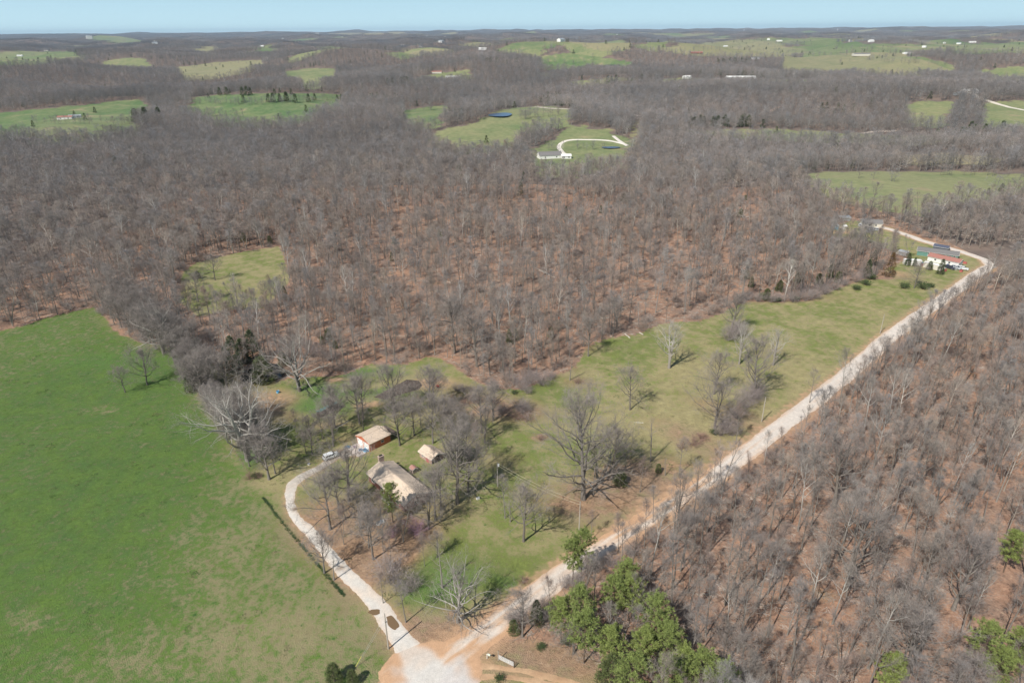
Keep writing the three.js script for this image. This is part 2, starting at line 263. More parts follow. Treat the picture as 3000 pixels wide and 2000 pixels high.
// bare earth
for (const a of [[770, 872, 3, 1.8, 1.1], [845, 930, 5, 2.4, 1], [975, 880, 8, 3.5, 0.7], [620, 915, 9, 6, 0.55], [600, 940, 7, 6, 0.4], [1010, 880, 8, 4, 0.4], [760, 975, 6, 1.6, 0.45], [570, 870, 6, 2.5, 0.5], [790, 1040, 4, 3, 0.5], [1570, 1140, 5, 2.6, 0.9, 0.8], [1500, 1170, 6, 2.6, 0.9, 0.8], [1930, 533, 8, 3, 1], [1905, 520, 8, 4, 0.6], [2050, 628, 8, 4, 0.8], [1990, 480, 9, 4, 0.5], [1570, 470, 14, 5, 0.6], [1470, 560, 14, 6, 0.3], [1310, 520, 16, 8, 0.3], [1180, 460, 16, 8, 0.2], [1480, 500, 10, 5, 0.5], [1600, 520, 10, 5, 0.3]]) spot('dirt', ...a);
for (const [L, extra, v] of [[ROAD, 1.5, 0.7], [DRIVE, 0.7, 0.35], [TRACKA, 0.3, 0.5], [TRACKB, 0.3, 0.5], [TRACKC, 0.3, 0.5]]) {
  for (let i = 0; i + 1 < L.length; i++) { const a = L[i], b = L[i + 1], l = Math.hypot(b.x - a.x, b.z - a.z), n = Math.ceil(l / 0.8); for (let k = 0; k < n; k++) { const t = k / n, w = lerp(a.w, b.w, t) + extra, x = lerp(a.x, b.x, t), z = lerp(a.z, b.z, t); if (near.has(x, z)) near.blot('road', x, z, w * 0.8, w * 0.8, v * 0.7); } }
}
function bytes(n) { return new Uint8Array(n * n * 4); }
const toS = (() => { const t = new Uint8Array(4097); for (let i = 0; i <= 4096; i++) { const x = i / 4096; t[i] = Math.round(255 * (x <= 0.0031308 ? 12.92 * x : 1.055 * Math.pow(x, 1 / 2.4) - 0.055)); } return (x) => t[x < 0 ? 0 : x > 1 ? 4096 : (x * 4096) | 0]; })();
function texture(data, n, srgb = true) { const t = new THREE.DataTexture(data, n, n, THREE.RGBAFormat); t.magFilter = THREE.LinearFilter; t.minFilter = THREE.LinearMipmapLinearFilter; t.generateMipmaps = true; if (srgb) t.colorSpace = THREE.SRGBColorSpace; t.needsUpdate = true; return t; }
const rowA = at(1560, 1090), rowB = at(2033, 768), rowL = Math.hypot(rowB.x - rowA.x, rowB.z - rowA.z);   // cut hay rows run along the road
const rowsIn = (x, z) => { const u = ((x - rowA.x) * (rowB.z - rowA.z) - (z - rowA.z) * (rowB.x - rowA.x)) / rowL, v = ((x - rowA.x) * (rowB.x - rowA.x) + (z - rowA.z) * (rowB.z - rowA.z)) / rowL; if (v < -10) return 0; return 0.045 * Math.sin(u * 1.9 + 1.2 * noise(v / 25, u / 9)) * clamp(0.55 + 0.7 * noise(x / 26, z / 26 + 5)) + 0.12 * noise(x / 2.6, z / 2.6 + 7); };
function closeGround() {
  const d = bytes(N), own = new Uint8Array(N * N * 3), o = near.layer('open'), gr = near.layer('green'), lu = near.layer('lush'), li = near.layer('litter'), di = near.layer('dirt'), rd = near.layer('road'), le = near.layer('leftside');
  for (let j = 0; j < N; j++) for (let i = 0; i < N; i++) {
    const x = RN.x0 + (i + 0.5) / near.k, z = RN.z0 + (j + 0.5) / near.k;
    const n1 = noise(x / 19, z / 19 + 4), n2 = noise(x / 5.2 + 7, z / 5.2), n3 = noise(x / 1.6, z / 1.6 + 2), n4 = noise(x / 0.62 + 1, z / 0.62), h = hash2(i, j);
    const wob = 5 * n2 + 3 * n3, q = clamp(j + Math.round(wob), 0, N - 1) * N + clamp(i + Math.round(5 * n3 + 4 * n1), 0, N - 1);
    // leaf litter
    const a = clamp(0.5 + 0.42 * n2 + 0.35 * n1), tw = 1 + 0.2 * n3 + 0.16 * n4 + (h - 0.5) * 0.3;
    let r = lerp(0.25, 0.4, a) * tw, g = lerp(0.172, 0.222, a) * tw, b = lerp(0.127, 0.138, a) * tw;
    const fleck = hash2(i >> 1, j * 3 + 11);
    if (fleck > 0.94) { r += 0.08; g += 0.07; b += 0.05; } else if (fleck < 0.07) { r *= 0.66; g *= 0.66; b *= 0.68; }
    const op = smooth(0.25, 0.75, o[q]);
    if (op > 0) {
      const left = le[j * N + i];
      let w = clamp(0.5 + gr[q] * (0.44 - 0.12 * left) + (0.26 - 0.16 * left) * n1 + (0.36 - 0.16 * left) * n2 + 0.34 * n3 + 0.3 * n4 + left * 0.2 - (1 - left) * 0.06 + (h - 0.5) * 0.34);
      w = smooth(0.15, 0.85, w);
      const mow = (1 - left) * rowsIn(x, z), tg = 1 + 0.14 * n3 + 0.16 * n4 + (h - 0.5) * 0.18 + mow, tone = clamp(0.5 + 0.5 * n2 + 0.2 * n4);
      const dr = lerp(0.32, 0.27, left) * tg, dg = lerp(0.275, 0.235, left) * tg, db = lerp(0.135, 0.122, left) * tg;
      const er = lerp(lerp(0.125, 0.172, tone), lerp(0.064, 0.104, tone), left) * tg, eg = lerp(lerp(0.158, 0.205, tone), lerp(0.126, 0.17, tone), left) * tg, eb = lerp(0.048, 0.028, left) * tg;
      let R = lerp(dr, er, w), G = lerp(dg, eg, w), B = lerp(db, eb, w);
      const l = clamp(lu[q] + 0.3 * n2 * (lu[q] > 0.05 ? 1 : 0)) * 0.85; R = lerp(R, 0.082 * tg, l); G = lerp(G, 0.178 * tg, l); B = lerp(B, 0.034, l);
      const clump = n3 + 0.7 * n4; if (clump > 1.05) { const c = 0.55; R *= c * 0.8; G *= c * 1.1; B *= c; }
      const m = clamp(li[q] * (0.85 + 0.5 * n3 + 0.4 * n2)) * 0.85;
      r = lerp(r, lerp(R, r * 0.95, m), op); g = lerp(g, lerp(G, g * 0.98, m), op); b = lerp(b, lerp(B, b, m), op);
    } else if (n1 + n2 * 0.8 > 0.75) { const c = clamp((n1 + n2 * 0.8 - 0.75) * 1.5) * 0.5; r = lerp(r, 0.13, c); g = lerp(g, 0.14, c); b = lerp(b, 0.06, c); }
    const e = clamp((di[q] + Math.min(0.85, rd[q] * 0.8)) * (0.85 + 0.35 * n3)), et = 1 + 0.14 * n4 + 0.1 * n3;
    r = lerp(r, 0.46 * et, e); g = lerp(g, 0.29 * et, e); b = lerp(b, 0.175 * et, e);
    const k = (j * N + i) * 4; d[k] = toS(r); d[k + 1] = toS(g); d[k + 2] = toS(b); d[k + 3] = 255; const q3 = (j * N + i) * 3; own[q3] = r * 255; own[q3 + 1] = g * 255; own[q3 + 2] = b * 255;
  }
  near.colors = own; return texture(d, N);
}
function wideGround(R, fine) {
  const d = bytes(N), o = R.layer('open'), pl = R.layer('pale'), dr = R.layer('dry'), reg = R.reg, s = fine;
  for (let j = 0; j < N; j++) for (let i = 0; i < N; i++) {
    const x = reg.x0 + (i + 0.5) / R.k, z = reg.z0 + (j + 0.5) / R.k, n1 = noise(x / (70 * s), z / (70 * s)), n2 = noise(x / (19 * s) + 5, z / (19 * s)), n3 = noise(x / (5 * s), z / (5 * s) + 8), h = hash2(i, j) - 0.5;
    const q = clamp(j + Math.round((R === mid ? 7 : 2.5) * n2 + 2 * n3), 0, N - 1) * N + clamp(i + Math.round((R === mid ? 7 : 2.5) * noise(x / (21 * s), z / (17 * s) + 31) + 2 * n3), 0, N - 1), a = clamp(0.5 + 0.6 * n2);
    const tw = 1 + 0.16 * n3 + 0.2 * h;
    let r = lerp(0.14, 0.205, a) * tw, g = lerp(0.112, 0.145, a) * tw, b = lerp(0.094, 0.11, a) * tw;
    const op = smooth(0.3, 0.7, o[q]);
    if (op > 0) {
      const p = clamp(pl[q] + 0.12 + 0.42 * n1 + 0.32 * n2 + 0.16 * n3), t = 1 + 0.12 * n3 + 0.14 * h, y = clamp(dr[q] * 1.3 + 0.9 * smooth(0.55, 0.95, n1 * 0.6 + n2)) * 0.7;
      const R1 = lerp(lerp(0.095, 0.23, p), 0.31, y) * t, G1 = lerp(lerp(0.158, 0.235, p), 0.25, y) * t, B1 = lerp(lerp(0.055, 0.11, p), 0.15, y) * t;
      r = lerp(r, R1, op); g = lerp(g, G1, op); b = lerp(b, B1, op);
    }
    const k = (j * N + i) * 4; d[k] = toS(r); d[k + 1] = toS(g); d[k + 2] = toS(b); d[k + 3] = 255;
  }
  return texture(d, N);
}
const reliefTex = (() => { const n = 1024, d = bytes(n); for (let j = 0; j < n; j++) for (let i = 0; i < n; i++) { const u = i / n, v = j / n, v0 = clamp(0.5 + 0.3 * (hash2(i, j) - 0.5) + 0.45 * noise(u * 256, v * 256)); const k = (j * n + i) * 4; d[k] = d[k + 1] = d[k + 2] = v0 * 255; d[k + 3] = 255; } const t = texture(d, n, false); t.wrapS = t.wrapT = THREE.RepeatWrapping; return t; })();
{
  const bumpN = reliefTex.clone(); bumpN.repeat.set(RN.s / 50, RN.s / 50); bumpN.needsUpdate = true;
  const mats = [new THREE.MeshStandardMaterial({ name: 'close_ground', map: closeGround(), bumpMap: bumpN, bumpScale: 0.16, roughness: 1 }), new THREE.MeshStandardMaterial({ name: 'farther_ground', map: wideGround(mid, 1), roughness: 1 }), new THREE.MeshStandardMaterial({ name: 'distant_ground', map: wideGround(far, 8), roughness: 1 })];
  
  const pos = [], uv = [], idx = [[], [], []], seen = [new Map(), new Map(), new Map()], n = LX.length;
  const regs = [RN, RM, RF], put = (g, i, j) => {
    const key = j * n + i; if (seen[g].has(key)) return seen[g].get(key);
    const x = LX[i], z = LZ[j], R = regs[g]; pos.push(x, HG[key], z); uv.push((x - R.x0) / R.s, (z - R.z0) / R.s);
    const id = pos.length / 3 - 1; seen[g].set(key, id); return id;
  };
  for (let j = 0; j + 1 < LZ.length; j++) for (let i = 0; i + 1 < n; i++) {
    const cx = (LX[i] + LX[i + 1]) / 2, cz = (LZ[j] + LZ[j + 1]) / 2, g = near.has(cx, cz) ? 0 : mid.has(cx, cz) ? 1 : 2;
    const a = put(g, i, j), b = put(g, i + 1, j), c = put(g, i, j + 1), d = put(g, i + 1, j + 1);
    idx[g].push(a, c, b, d, b, c);
  }
  const geo = new THREE.BufferGeometry(); geo.setAttribute('position', new THREE.Float32BufferAttribute(pos, 3)); geo.setAttribute('uv', new THREE.Float32BufferAttribute(uv, 2));
  geo.setIndex([...idx[0]].concat(idx[1], idx[2])); let s0 = 0; idx.forEach((a, g) => { geo.addGroup(s0, a.length, g); s0 += a.length; });
  geo.computeVertexNormals();
  const m = new THREE.Mesh(geo, mats); m.name = 'ground'; scene.add(lit(m)); tag(m, 'rolling ground of meadow grass and brown leaf litter', null, null, 'structure');
}
// ---------------------------------------------------------------- gravel road, driveway and farm tracks: sheets that sink into the ground at their edges
const grainTex = (() => { const n = 512, d = bytes(n); for (let j = 0; j < n; j++) for (let i = 0; i < n; i++) { const v = clamp(0.84 + 0.2 * (hash2(i, j) - 0.5) + 0.1 * noise(i / 8, j / 8) + 0.06 * noise(i / 32, j / 32)); const k = (j * n + i) * 4; d[k] = d[k + 1] = d[k + 2] = toS(v); d[k + 3] = 255; } const t = texture(d, n); t.wrapS = t.wrapT = THREE.RepeatWrapping; return t; })();
const gravelMat = new THREE.MeshStandardMaterial({ name: 'gravel', vertexColors: true, map: grainTex, roughness: 1 });
function sheet(name, field, paint, step, box, lift) {     // field(x, z) < 0 inside
  const pos = [], col = [], uv = [], idx = [], ids = new Map(), nx = Math.ceil((box[2] - box[0]) / step), nz = Math.ceil((box[3] - box[1]) / step), F = new Float32Array((nx + 1) * (nz + 1)).fill(9);
  for (let j = 0; j <= nz; j++) for (let i = 0; i <= nx; i++) F[j * (nx + 1) + i] = field(box[0] + i * step, box[1] + j * step);
  const put = (i, j) => { const key = j * (nx + 1) + i; if (ids.has(key)) return ids.get(key); const x = box[0] + i * step, z = box[1] + j * step, y = ground(x, z) + clamp(-F[key] * 0.16, -0.07, lift); pos.push(x, y, z); col.push(...paint(x, z)); uv.push(x / 16, z / 16); const id = pos.length / 3 - 1; ids.set(key, id); return id; };
  for (let j = 0; j < nz; j++) for (let i = 0; i < nx; i++) { const k = j * (nx + 1) + i; if (Math.min(F[k], F[k + 1], F[k + nx + 1], F[k + nx + 2]) > 0.2) continue; const a = put(i, j), b = put(i + 1, j), c = put(i, j + 1), d = put(i + 1, j + 1); idx.push(a, c, b, d, b, c); }
  const g = new THREE.BufferGeometry(); g.setAttribute('position', new THREE.Float32BufferAttribute(pos, 3)); g.setAttribute('color', new THREE.Float32BufferAttribute(col, 3)); g.setAttribute('uv', new THREE.Float32BufferAttribute(uv, 2)); g.setIndex(idx); g.computeVertexNormals();
  const m = new THREE.Mesh(g, gravelMat); m.name = name; scene.add(lit(m)); return m;
}
const edgeNoise = (x, z) => 0.35 * noise(x / 2.1, z / 2.1) + 0.22 * noise(x / 0.7, z / 0.7) + 0.5 * noise(x / 9, z / 9);
const mixc = (a, b, t) => [lerp(a[0], b[0], t), lerp(a[1], b[1], t), lerp(a[2], b[2], t)];
const WHITE = [0.74, 0.66, 0.58], CLAY = [0.62, 0.38, 0.225], GREY = [0.68, 0.665, 0.64], PEACH = [0.72, 0.53, 0.38], MUD = [0.2, 0.135, 0.085];
const boxOf = (L, m) => [Math.min(...L.map((p) => p.x)) - m, Math.min(...L.map((p) => p.z)) - m, Math.max(...L.map((p) => p.x)) + m, Math.max(...L.map((p) => p.z)) + m];
const pad = at(990, 1545);
const roadLen = (() => { const marks = {}; for (const [k, x, y] of [['a', 1115, 1452], ['b', 1270, 1336], ['c', 1420, 1236], ['d', 1600, 1120], ['e', 1760, 1005]]) { const p = at(x, y); marks[k] = toLine(ROAD, p.x, p.z)[1]; } return marks; })();
function roadField(x, z) { return Math.min(toLine(ROAD, x, z)[0], (Math.hypot((x - pad.x) / 1.35, z - pad.z) - 7.4)) + edgeNoise(x, z) * 0.8; }
function roadPaint(x, z) {
  const [, s, side, w] = toLine(ROAD, x, z), u = side / w, n1 = noise(s / 16, u * 1.6 + 3), n2 = noise(s / 5, u * 4), n3 = noise(x / 0.9, z / 0.9), n4 = noise(x / 3, z / 3);
  let clay = 0.1 + 0.35 * n1 + 0.3 * n2 + smooth(0.55, 1, Math.abs(u)) * 0.5;
  clay += (1 - smooth(roadLen.a - 4, roadLen.b, s)) * (0.62 + 0.35 * n2) + smooth(roadLen.c - 14, roadLen.c + 6, s) * (1 - smooth(roadLen.d - 4, roadLen.d + 14, s)) * (0.5 + 0.35 * smooth(-0.3, 0.6, -u) + 0.25 * n2) - smooth(roadLen.e - 10, roadLen.e + 10, s) * 0.25;
  const rut = Math.exp(-Math.pow((Math.abs(u) - 0.36) / 0.13, 2)); clay += 0.2 - 0.34 * rut + 0.14 * noise(s / 2.2, u * 9);
  let c = mixc(WHITE, mixc(PEACH, CLAY, clamp(clay * 1.2 - 0.3)), clamp(clay + 0.12 * n3));
  const g = smooth(7, 3, Math.hypot((x - pad.x - 1) / 1.5, z - pad.z - 2.5) + 2.4 * n4); c = mixc(c, GREY, g * 0.85);
  c = mixc(c, [0.73, 0.68, 0.61], smooth(0.6, -1.2, toLine(DRIVE, x, z)[0] + 0.9 * n4) * 0.7);
  const t = 1 + 0.07 * n3 + 0.07 * n4; return c.map((v) => v * t);
}
tag(sheet('gravel_road', roadField, roadPaint, 0.5, boxOf(ROAD, 6), 0.06), 'pale gravel county road with orange clay edges between yard and woods', null, null, 'structure');
const PUD = [[1097 * .784, 1793 * .784, 1.25, 0.8, 0.1], [1149 * .784, 1823 * .784, 2.3, 0.95, 1.0]].map(([x, y, a, b, t]) => ({ ...at(x, y), a, b, t }));
const bend = at(678, 1152), bend2 = at(674, 1168), low = at(780, 1305);
const pd = (x, z, p) => { const c = Math.cos(p.t), s = Math.sin(p.t), dx = x - p.x, dz = z - p.z; return Math.hypot((dx * c + dz * s) / p.a, (-dx * s + dz * c) / p.b); };
const driveEnd = toLine(DRIVE, DRIVE.at(-1).x, DRIVE.at(-1).z)[1];
function driveField(x, z) { const a = toLine(DRIVE, x, z)[0] + edgeNoise(x, z) * 0.75; return Math.max(a, -roadField(x, z) - 0.35); }
function drivePaint(x, z) {
  const [, s, side, w] = toLine(DRIVE, x, z), u = side / w, n1 = noise(s / 7, u + 9), n3 = noise(x / 0.8, z / 0.8), n4 = noise(x / 2.6, z / 2.6);
  let c = mixc([0.73, 0.68, 0.61], PEACH, clamp(0.1 + 0.3 * n1 + 0.2 * n4 + smooth(0.6, 1.05, Math.abs(u)) * 0.4));
  const end = smooth(driveEnd - 34, driveEnd - 8, s); c = mixc(c, [0.36, 0.3, 0.235], clamp(end * (0.75 + 0.5 * n4)));
  for (const p of [bend, bend2]) c = mixc(c, [0.26, 0.19, 0.13], clamp(1.1 - Math.hypot(x - p.x - 0.6, z - p.z) / 1.7 + 0.5 * n3));
  c = mixc(c, [0.36, 0.25, 0.17], clamp(0.8 - Math.hypot(x - low.x, z - low.z) / 2 + 0.4 * n3));
  const t = 1 + 0.07 * n3 + 0.06 * n4; return c.map((v) => v * t);
}
tag(sheet('driveway', driveField, drivePaint, 0.4, boxOf(DRIVE, 5), 0.055), 'white gravel driveway curving from the road to the garage', null, null, 'structure');
const muddy = new THREE.MeshPhysicalMaterial({ name: 'muddy_water', color: new THREE.Color(0.19, 0.125, 0.07), roughness: 0.12, specularIntensity: 0.6 });
PUD.forEach((p, k) => {
  const s = new THREE.Shape(), r = rng(70 + k); const ph = r() * 6;
  for (let i = 0; i <= 40; i++) { const a = i / 40 * Math.PI * 2, q = 1 + 0.09 * Math.sin(a * 3 + ph) + 0.06 * Math.sin(a * 5 + ph * 2), x = Math.cos(a) * p.a * q, y = Math.sin(a) * p.b * q; i ? s.lineTo(x, y) : s.moveTo(x, y); }
  const g = new THREE.ExtrudeGeometry(s, { depth: 0.03, bevelEnabled: false, curveSegments: 4 }); g.rotateX(-Math.PI / 2); g.rotateY(-p.t);
  const m = new THREE.Mesh(g, muddy); m.name = numbered('puddle'); m.position.set(p.x, ground(p.x, p.z) + 0.045, p.z); scene.add(lit(m)); tag(m, k ? 'long brown muddy puddle on the driveway beside the utility pole' : 'small round brown puddle at the edge of the white driveway', 'puddle');
});
function trackField(x, z) { return Math.max(Math.min(toLine(TRACKA, x, z)[0], toLine(TRACKB, x, z)[0]) + edgeNoise(x, z) * 0.5, -roadField(x, z) - 0.35); }
const trackPaint = (x, z) => { const n3 = noise(x / 0.8, z / 0.8), n4 = noise(x / 3, z / 3), t = 1 + 0.1 * n3; return mixc([0.64, 0.43, 0.26], [0.5, 0.31, 0.18], clamp(0.5 + 0.7 * n4)).map((v) => v * t); };
tag(sheet('farm_track', trackField, trackPaint, 0.35, boxOf([...TRACKA, ...TRACKB], 2), 0.045), 'two sandy orange wheel ruts leading off past the white gate', null, null, 'structure');
tag(sheet('field_track', (x, z) => Math.max(toLine(TRACKC, x, z)[0] + edgeNoise(x, z) * 0.5, -roadField(x, z) - 0.35), trackPaint, 0.35, boxOf(TRACKC, 2), 0.045), 'short sandy wheel rut beside the meadow corner', null, null, 'structure');
// farther roads, wide enough apart to be simple strips
const farRoadMat = new THREE.MeshStandardMaterial({ name: 'far_gravel', vertexColors: true, roughness: 1 });
function strip(name, pts, hw, label, col) {
  const L = pts.map(([x, y, o]) => at(x, y, o ?? 0)), curve = new THREE.CatmullRomCurve3(L), n = Math.max(12, Math.round(curve.getLength() / 4)), P = curve.getSpacedPoints(n), pos = [], idx = [], colr = [];
  for (let i = 0; i <= n; i++) { const d = P[Math.min(n, i + 1)].clone().sub(P[Math.max(0, i - 1)]).setY(0).normalize(); for (let k = -2; k <= 2; k++) { const w = hw * (1 + 0.2 * noise(i / 3, 5)), x = P[i].x - d.z * k / 2 * w, z = P[i].z + d.x * k / 2 * w; pos.push(x, ground(x, z) + (Math.abs(k) === 2 ? 0.0 : 0.18), z); const t = 1 + 0.12 * noise(i / 2, k); colr.push(...col.map((v) => v * t)); if (i < n && k < 2) { const a = i * 5 + k + 2; idx.push(a, a + 1, a + 5, a + 6, a + 5, a + 1); } } }
  const g = new THREE.BufferGeometry(); g.setAttribute('position', new THREE.Float32BufferAttribute(pos, 3)); g.setAttribute('color', new THREE.Float32BufferAttribute(colr, 3)); g.setIndex(idx); g.computeVertexNormals();
  const m = new THREE.Mesh(g, farRoadMat); m.name = numbered(name); scene.add(lit(m)); tag(m, label, null, null, 'structure');
  return P;
}
const FARROADS = [
  strip('gravel_lane', [[1442, 333], [1400, 323], [1340, 320.5], [1305, 322], [1290, 328], [1284, 338], [1291, 348], [1306, 361]], 2.4, 'white drive curving through the green lawn to the white house', [0.72, 0.66, 0.58]),
  strip('distant_road', [[1185, 244], [1240, 246], [1300, 250], [1380, 256], [1450, 263], [1500, 269]], 4, 'distant pale gravel road beyond the hay field', [0.6, 0.52, 0.45]),
  strip('distant_road', [[1409, 312], [1424, 324], [1441, 335]], 2.2, 'pale road coming out of the trees beside the lawn', [0.66, 0.6, 0.54]),
  strip('distant_road', [[2235, 212], [2244, 222], [2280, 234], [2330, 248], [2400, 262]], 3.6, 'pale lane running across the eastern field', [0.62, 0.56, 0.47]),
  strip('distant_road', [[1980, 306], [2010, 302], [2060, 300]], 3, 'short pale lane in the wooded valley', [0.6, 0.5, 0.42]),
  strip('distant_road', [[1756, 264], [1775, 252], [1790, 244]], 3, 'bare dirt trail climbing through the woods', [0.45, 0.32, 0.24]),
];
// water
const water = new THREE.MeshPhysicalMaterial({ name: 'pond_water', color: new THREE.Color(0.035, 0.03, 0.024), roughness: 0.06 });
const skyTintedWater = new THREE.MeshPhysicalMaterial({ name: 'clear_pond_water', color: new THREE.Color(0.07, 0.13, 0.22), roughness: 0.3 });  // far ponds: the blue of reflected sky is painted into the base colour
function pond(c, rx, rz, y, label, seed, wm = water) {
  const s = new THREE.Shape(), r = rng(seed), p1 = r() * 6, p2 = r() * 6; for (let i = 0; i <= 60; i++) { const a = i / 60 * Math.PI * 2, q = 1 + 0.12 * Math.sin(2 * a + p1) + 0.07 * Math.sin(3 * a + p2); i ? s.lineTo(Math.cos(a) * rx * q, Math.sin(a) * rz * q) : s.moveTo(Math.cos(a) * rx * q, Math.sin(a) * rz * q); }
  const g = new THREE.ShapeGeometry(s); g.rotateX(-Math.PI / 2); const m = new THREE.Mesh(g, wm); m.name = numbered('pond'); m.position.set(c.x, y, c.z); scene.add(lit(m)); tag(m, label, null, null, 'structure');
}
pond(V3(POND.x + 4, 0, POND.z), 8.5, 7, ground(POND.x + 4, POND.z) + 0.75, 'small dark pond under the cedars', 3);
pond(POND2, 15, 22, ground(POND2.x, POND2.z) + 0.6, 'blue farm pond at the edge of the hay field', 4, skyTintedWater);
pond(POND3, 9, 8, ground(POND3.x, POND3.z) + 0.5, 'small blue pond on the lawn below the white drive', 5, skyTintedWater);
// ---------------------------------------------------------------- trees
class GB {
  constructor() { this.p = []; this.n = []; this.c = []; this.i = []; }
  tube(pts, rad, sides, col) {
    const base = this.p.length / 3, t = V3(), a = V3(), b = V3();
    for (let k = 0; k < pts.length; k++) {
      t.copy(pts[Math.min(k + 1, pts.length - 1)]).sub(pts[Math.max(k - 1, 0)]).normalize();
      a.set(Math.abs(t.y) > 0.9 ? 1 : 0, Math.abs(t.y) > 0.9 ? 0 : 1, 0).cross(t).normalize(); b.copy(t).cross(a);
      const c = typeof col === 'function' ? col(k / (pts.length - 1)) : col;
      for (let s = 0; s < sides; s++) { const w = s / sides * Math.PI * 2, x = Math.cos(w), y = Math.sin(w), nx = a.x * x + b.x * y, ny = a.y * x + b.y * y, nz = a.z * x + b.z * y; this.p.push(pts[k].x + nx * rad[k], pts[k].y + ny * rad[k], pts[k].z + nz * rad[k]); this.n.push(nx, ny, nz); this.c.push(...c); }
      if (k) for (let s = 0; s < sides; s++) { const p = base + (k - 1) * sides + s, q = base + (k - 1) * sides + (s + 1) % sides; this.i.push(p, q, p + sides, q + sides, p + sides, q); }
    }
  }
  tri(a, b, c, col) {
    const k = this.p.length / 3, ux = b.x - a.x, uy = b.y - a.y, uz = b.z - a.z, vx = c.x - a.x, vy = c.y - a.y, vz = c.z - a.z;
    let nx = uy * vz - uz * vy, ny = uz * vx - ux * vz, nz = ux * vy - uy * vx; const l = Math.hypot(nx, ny, nz) || 1; nx /= l; ny /= l; nz /= l;
    this.p.push(a.x, a.y, a.z, b.x, b.y, b.z, c.x, c.y, c.z); for (let s = 0; s < 3; s++) { this.n.push(nx, ny, nz); this.c.push(...col); } this.i.push(k, k + 1, k + 2);
  }
  twig(p, d, len, w, side, col) { const h = w / 2; this.tri(V3(p.x + side.x * h, p.y + side.y * h, p.z + side.z * h), V3(p.x - side.x * h, p.y - side.y * h, p.z - side.z * h), V3(p.x + d.x * len, p.y + d.y * len, p.z + d.z * len), col); }
  geo() { const g = new THREE.BufferGeometry(); g.setAttribute('position', new THREE.Float32BufferAttribute(this.p, 3)); g.setAttribute('normal', new THREE.Float32BufferAttribute(this.n, 3)); g.setAttribute('color', new THREE.Float32BufferAttribute(this.c, 3)); g.setIndex(this.i); return g; }
  get tris() { return this.i.length / 3; }
}
const barkMat = new THREE.MeshStandardMaterial({ name: 'bark', vertexColors: true, roughness: 0.95 });
const twigMat = new THREE.MeshStandardMaterial({ name: 'twigs', vertexColors: true, roughness: 0.95 });
const leafMat = new THREE.MeshStandardMaterial({ name: 'needles', vertexColors: true, roughness: 0.8 });
const rv = (R) => { const z = R() * 2 - 1, a = R() * Math.PI * 2, q = Math.sqrt(1 - z * z); return V3(q * Math.cos(a), z, q * Math.sin(a)); };
const tone = (c, R, v = 0.18) => { const t = 1 + (R() * 2 - 1) * v; return [c[0] * t, c[1] * t, c[2] * t]; };
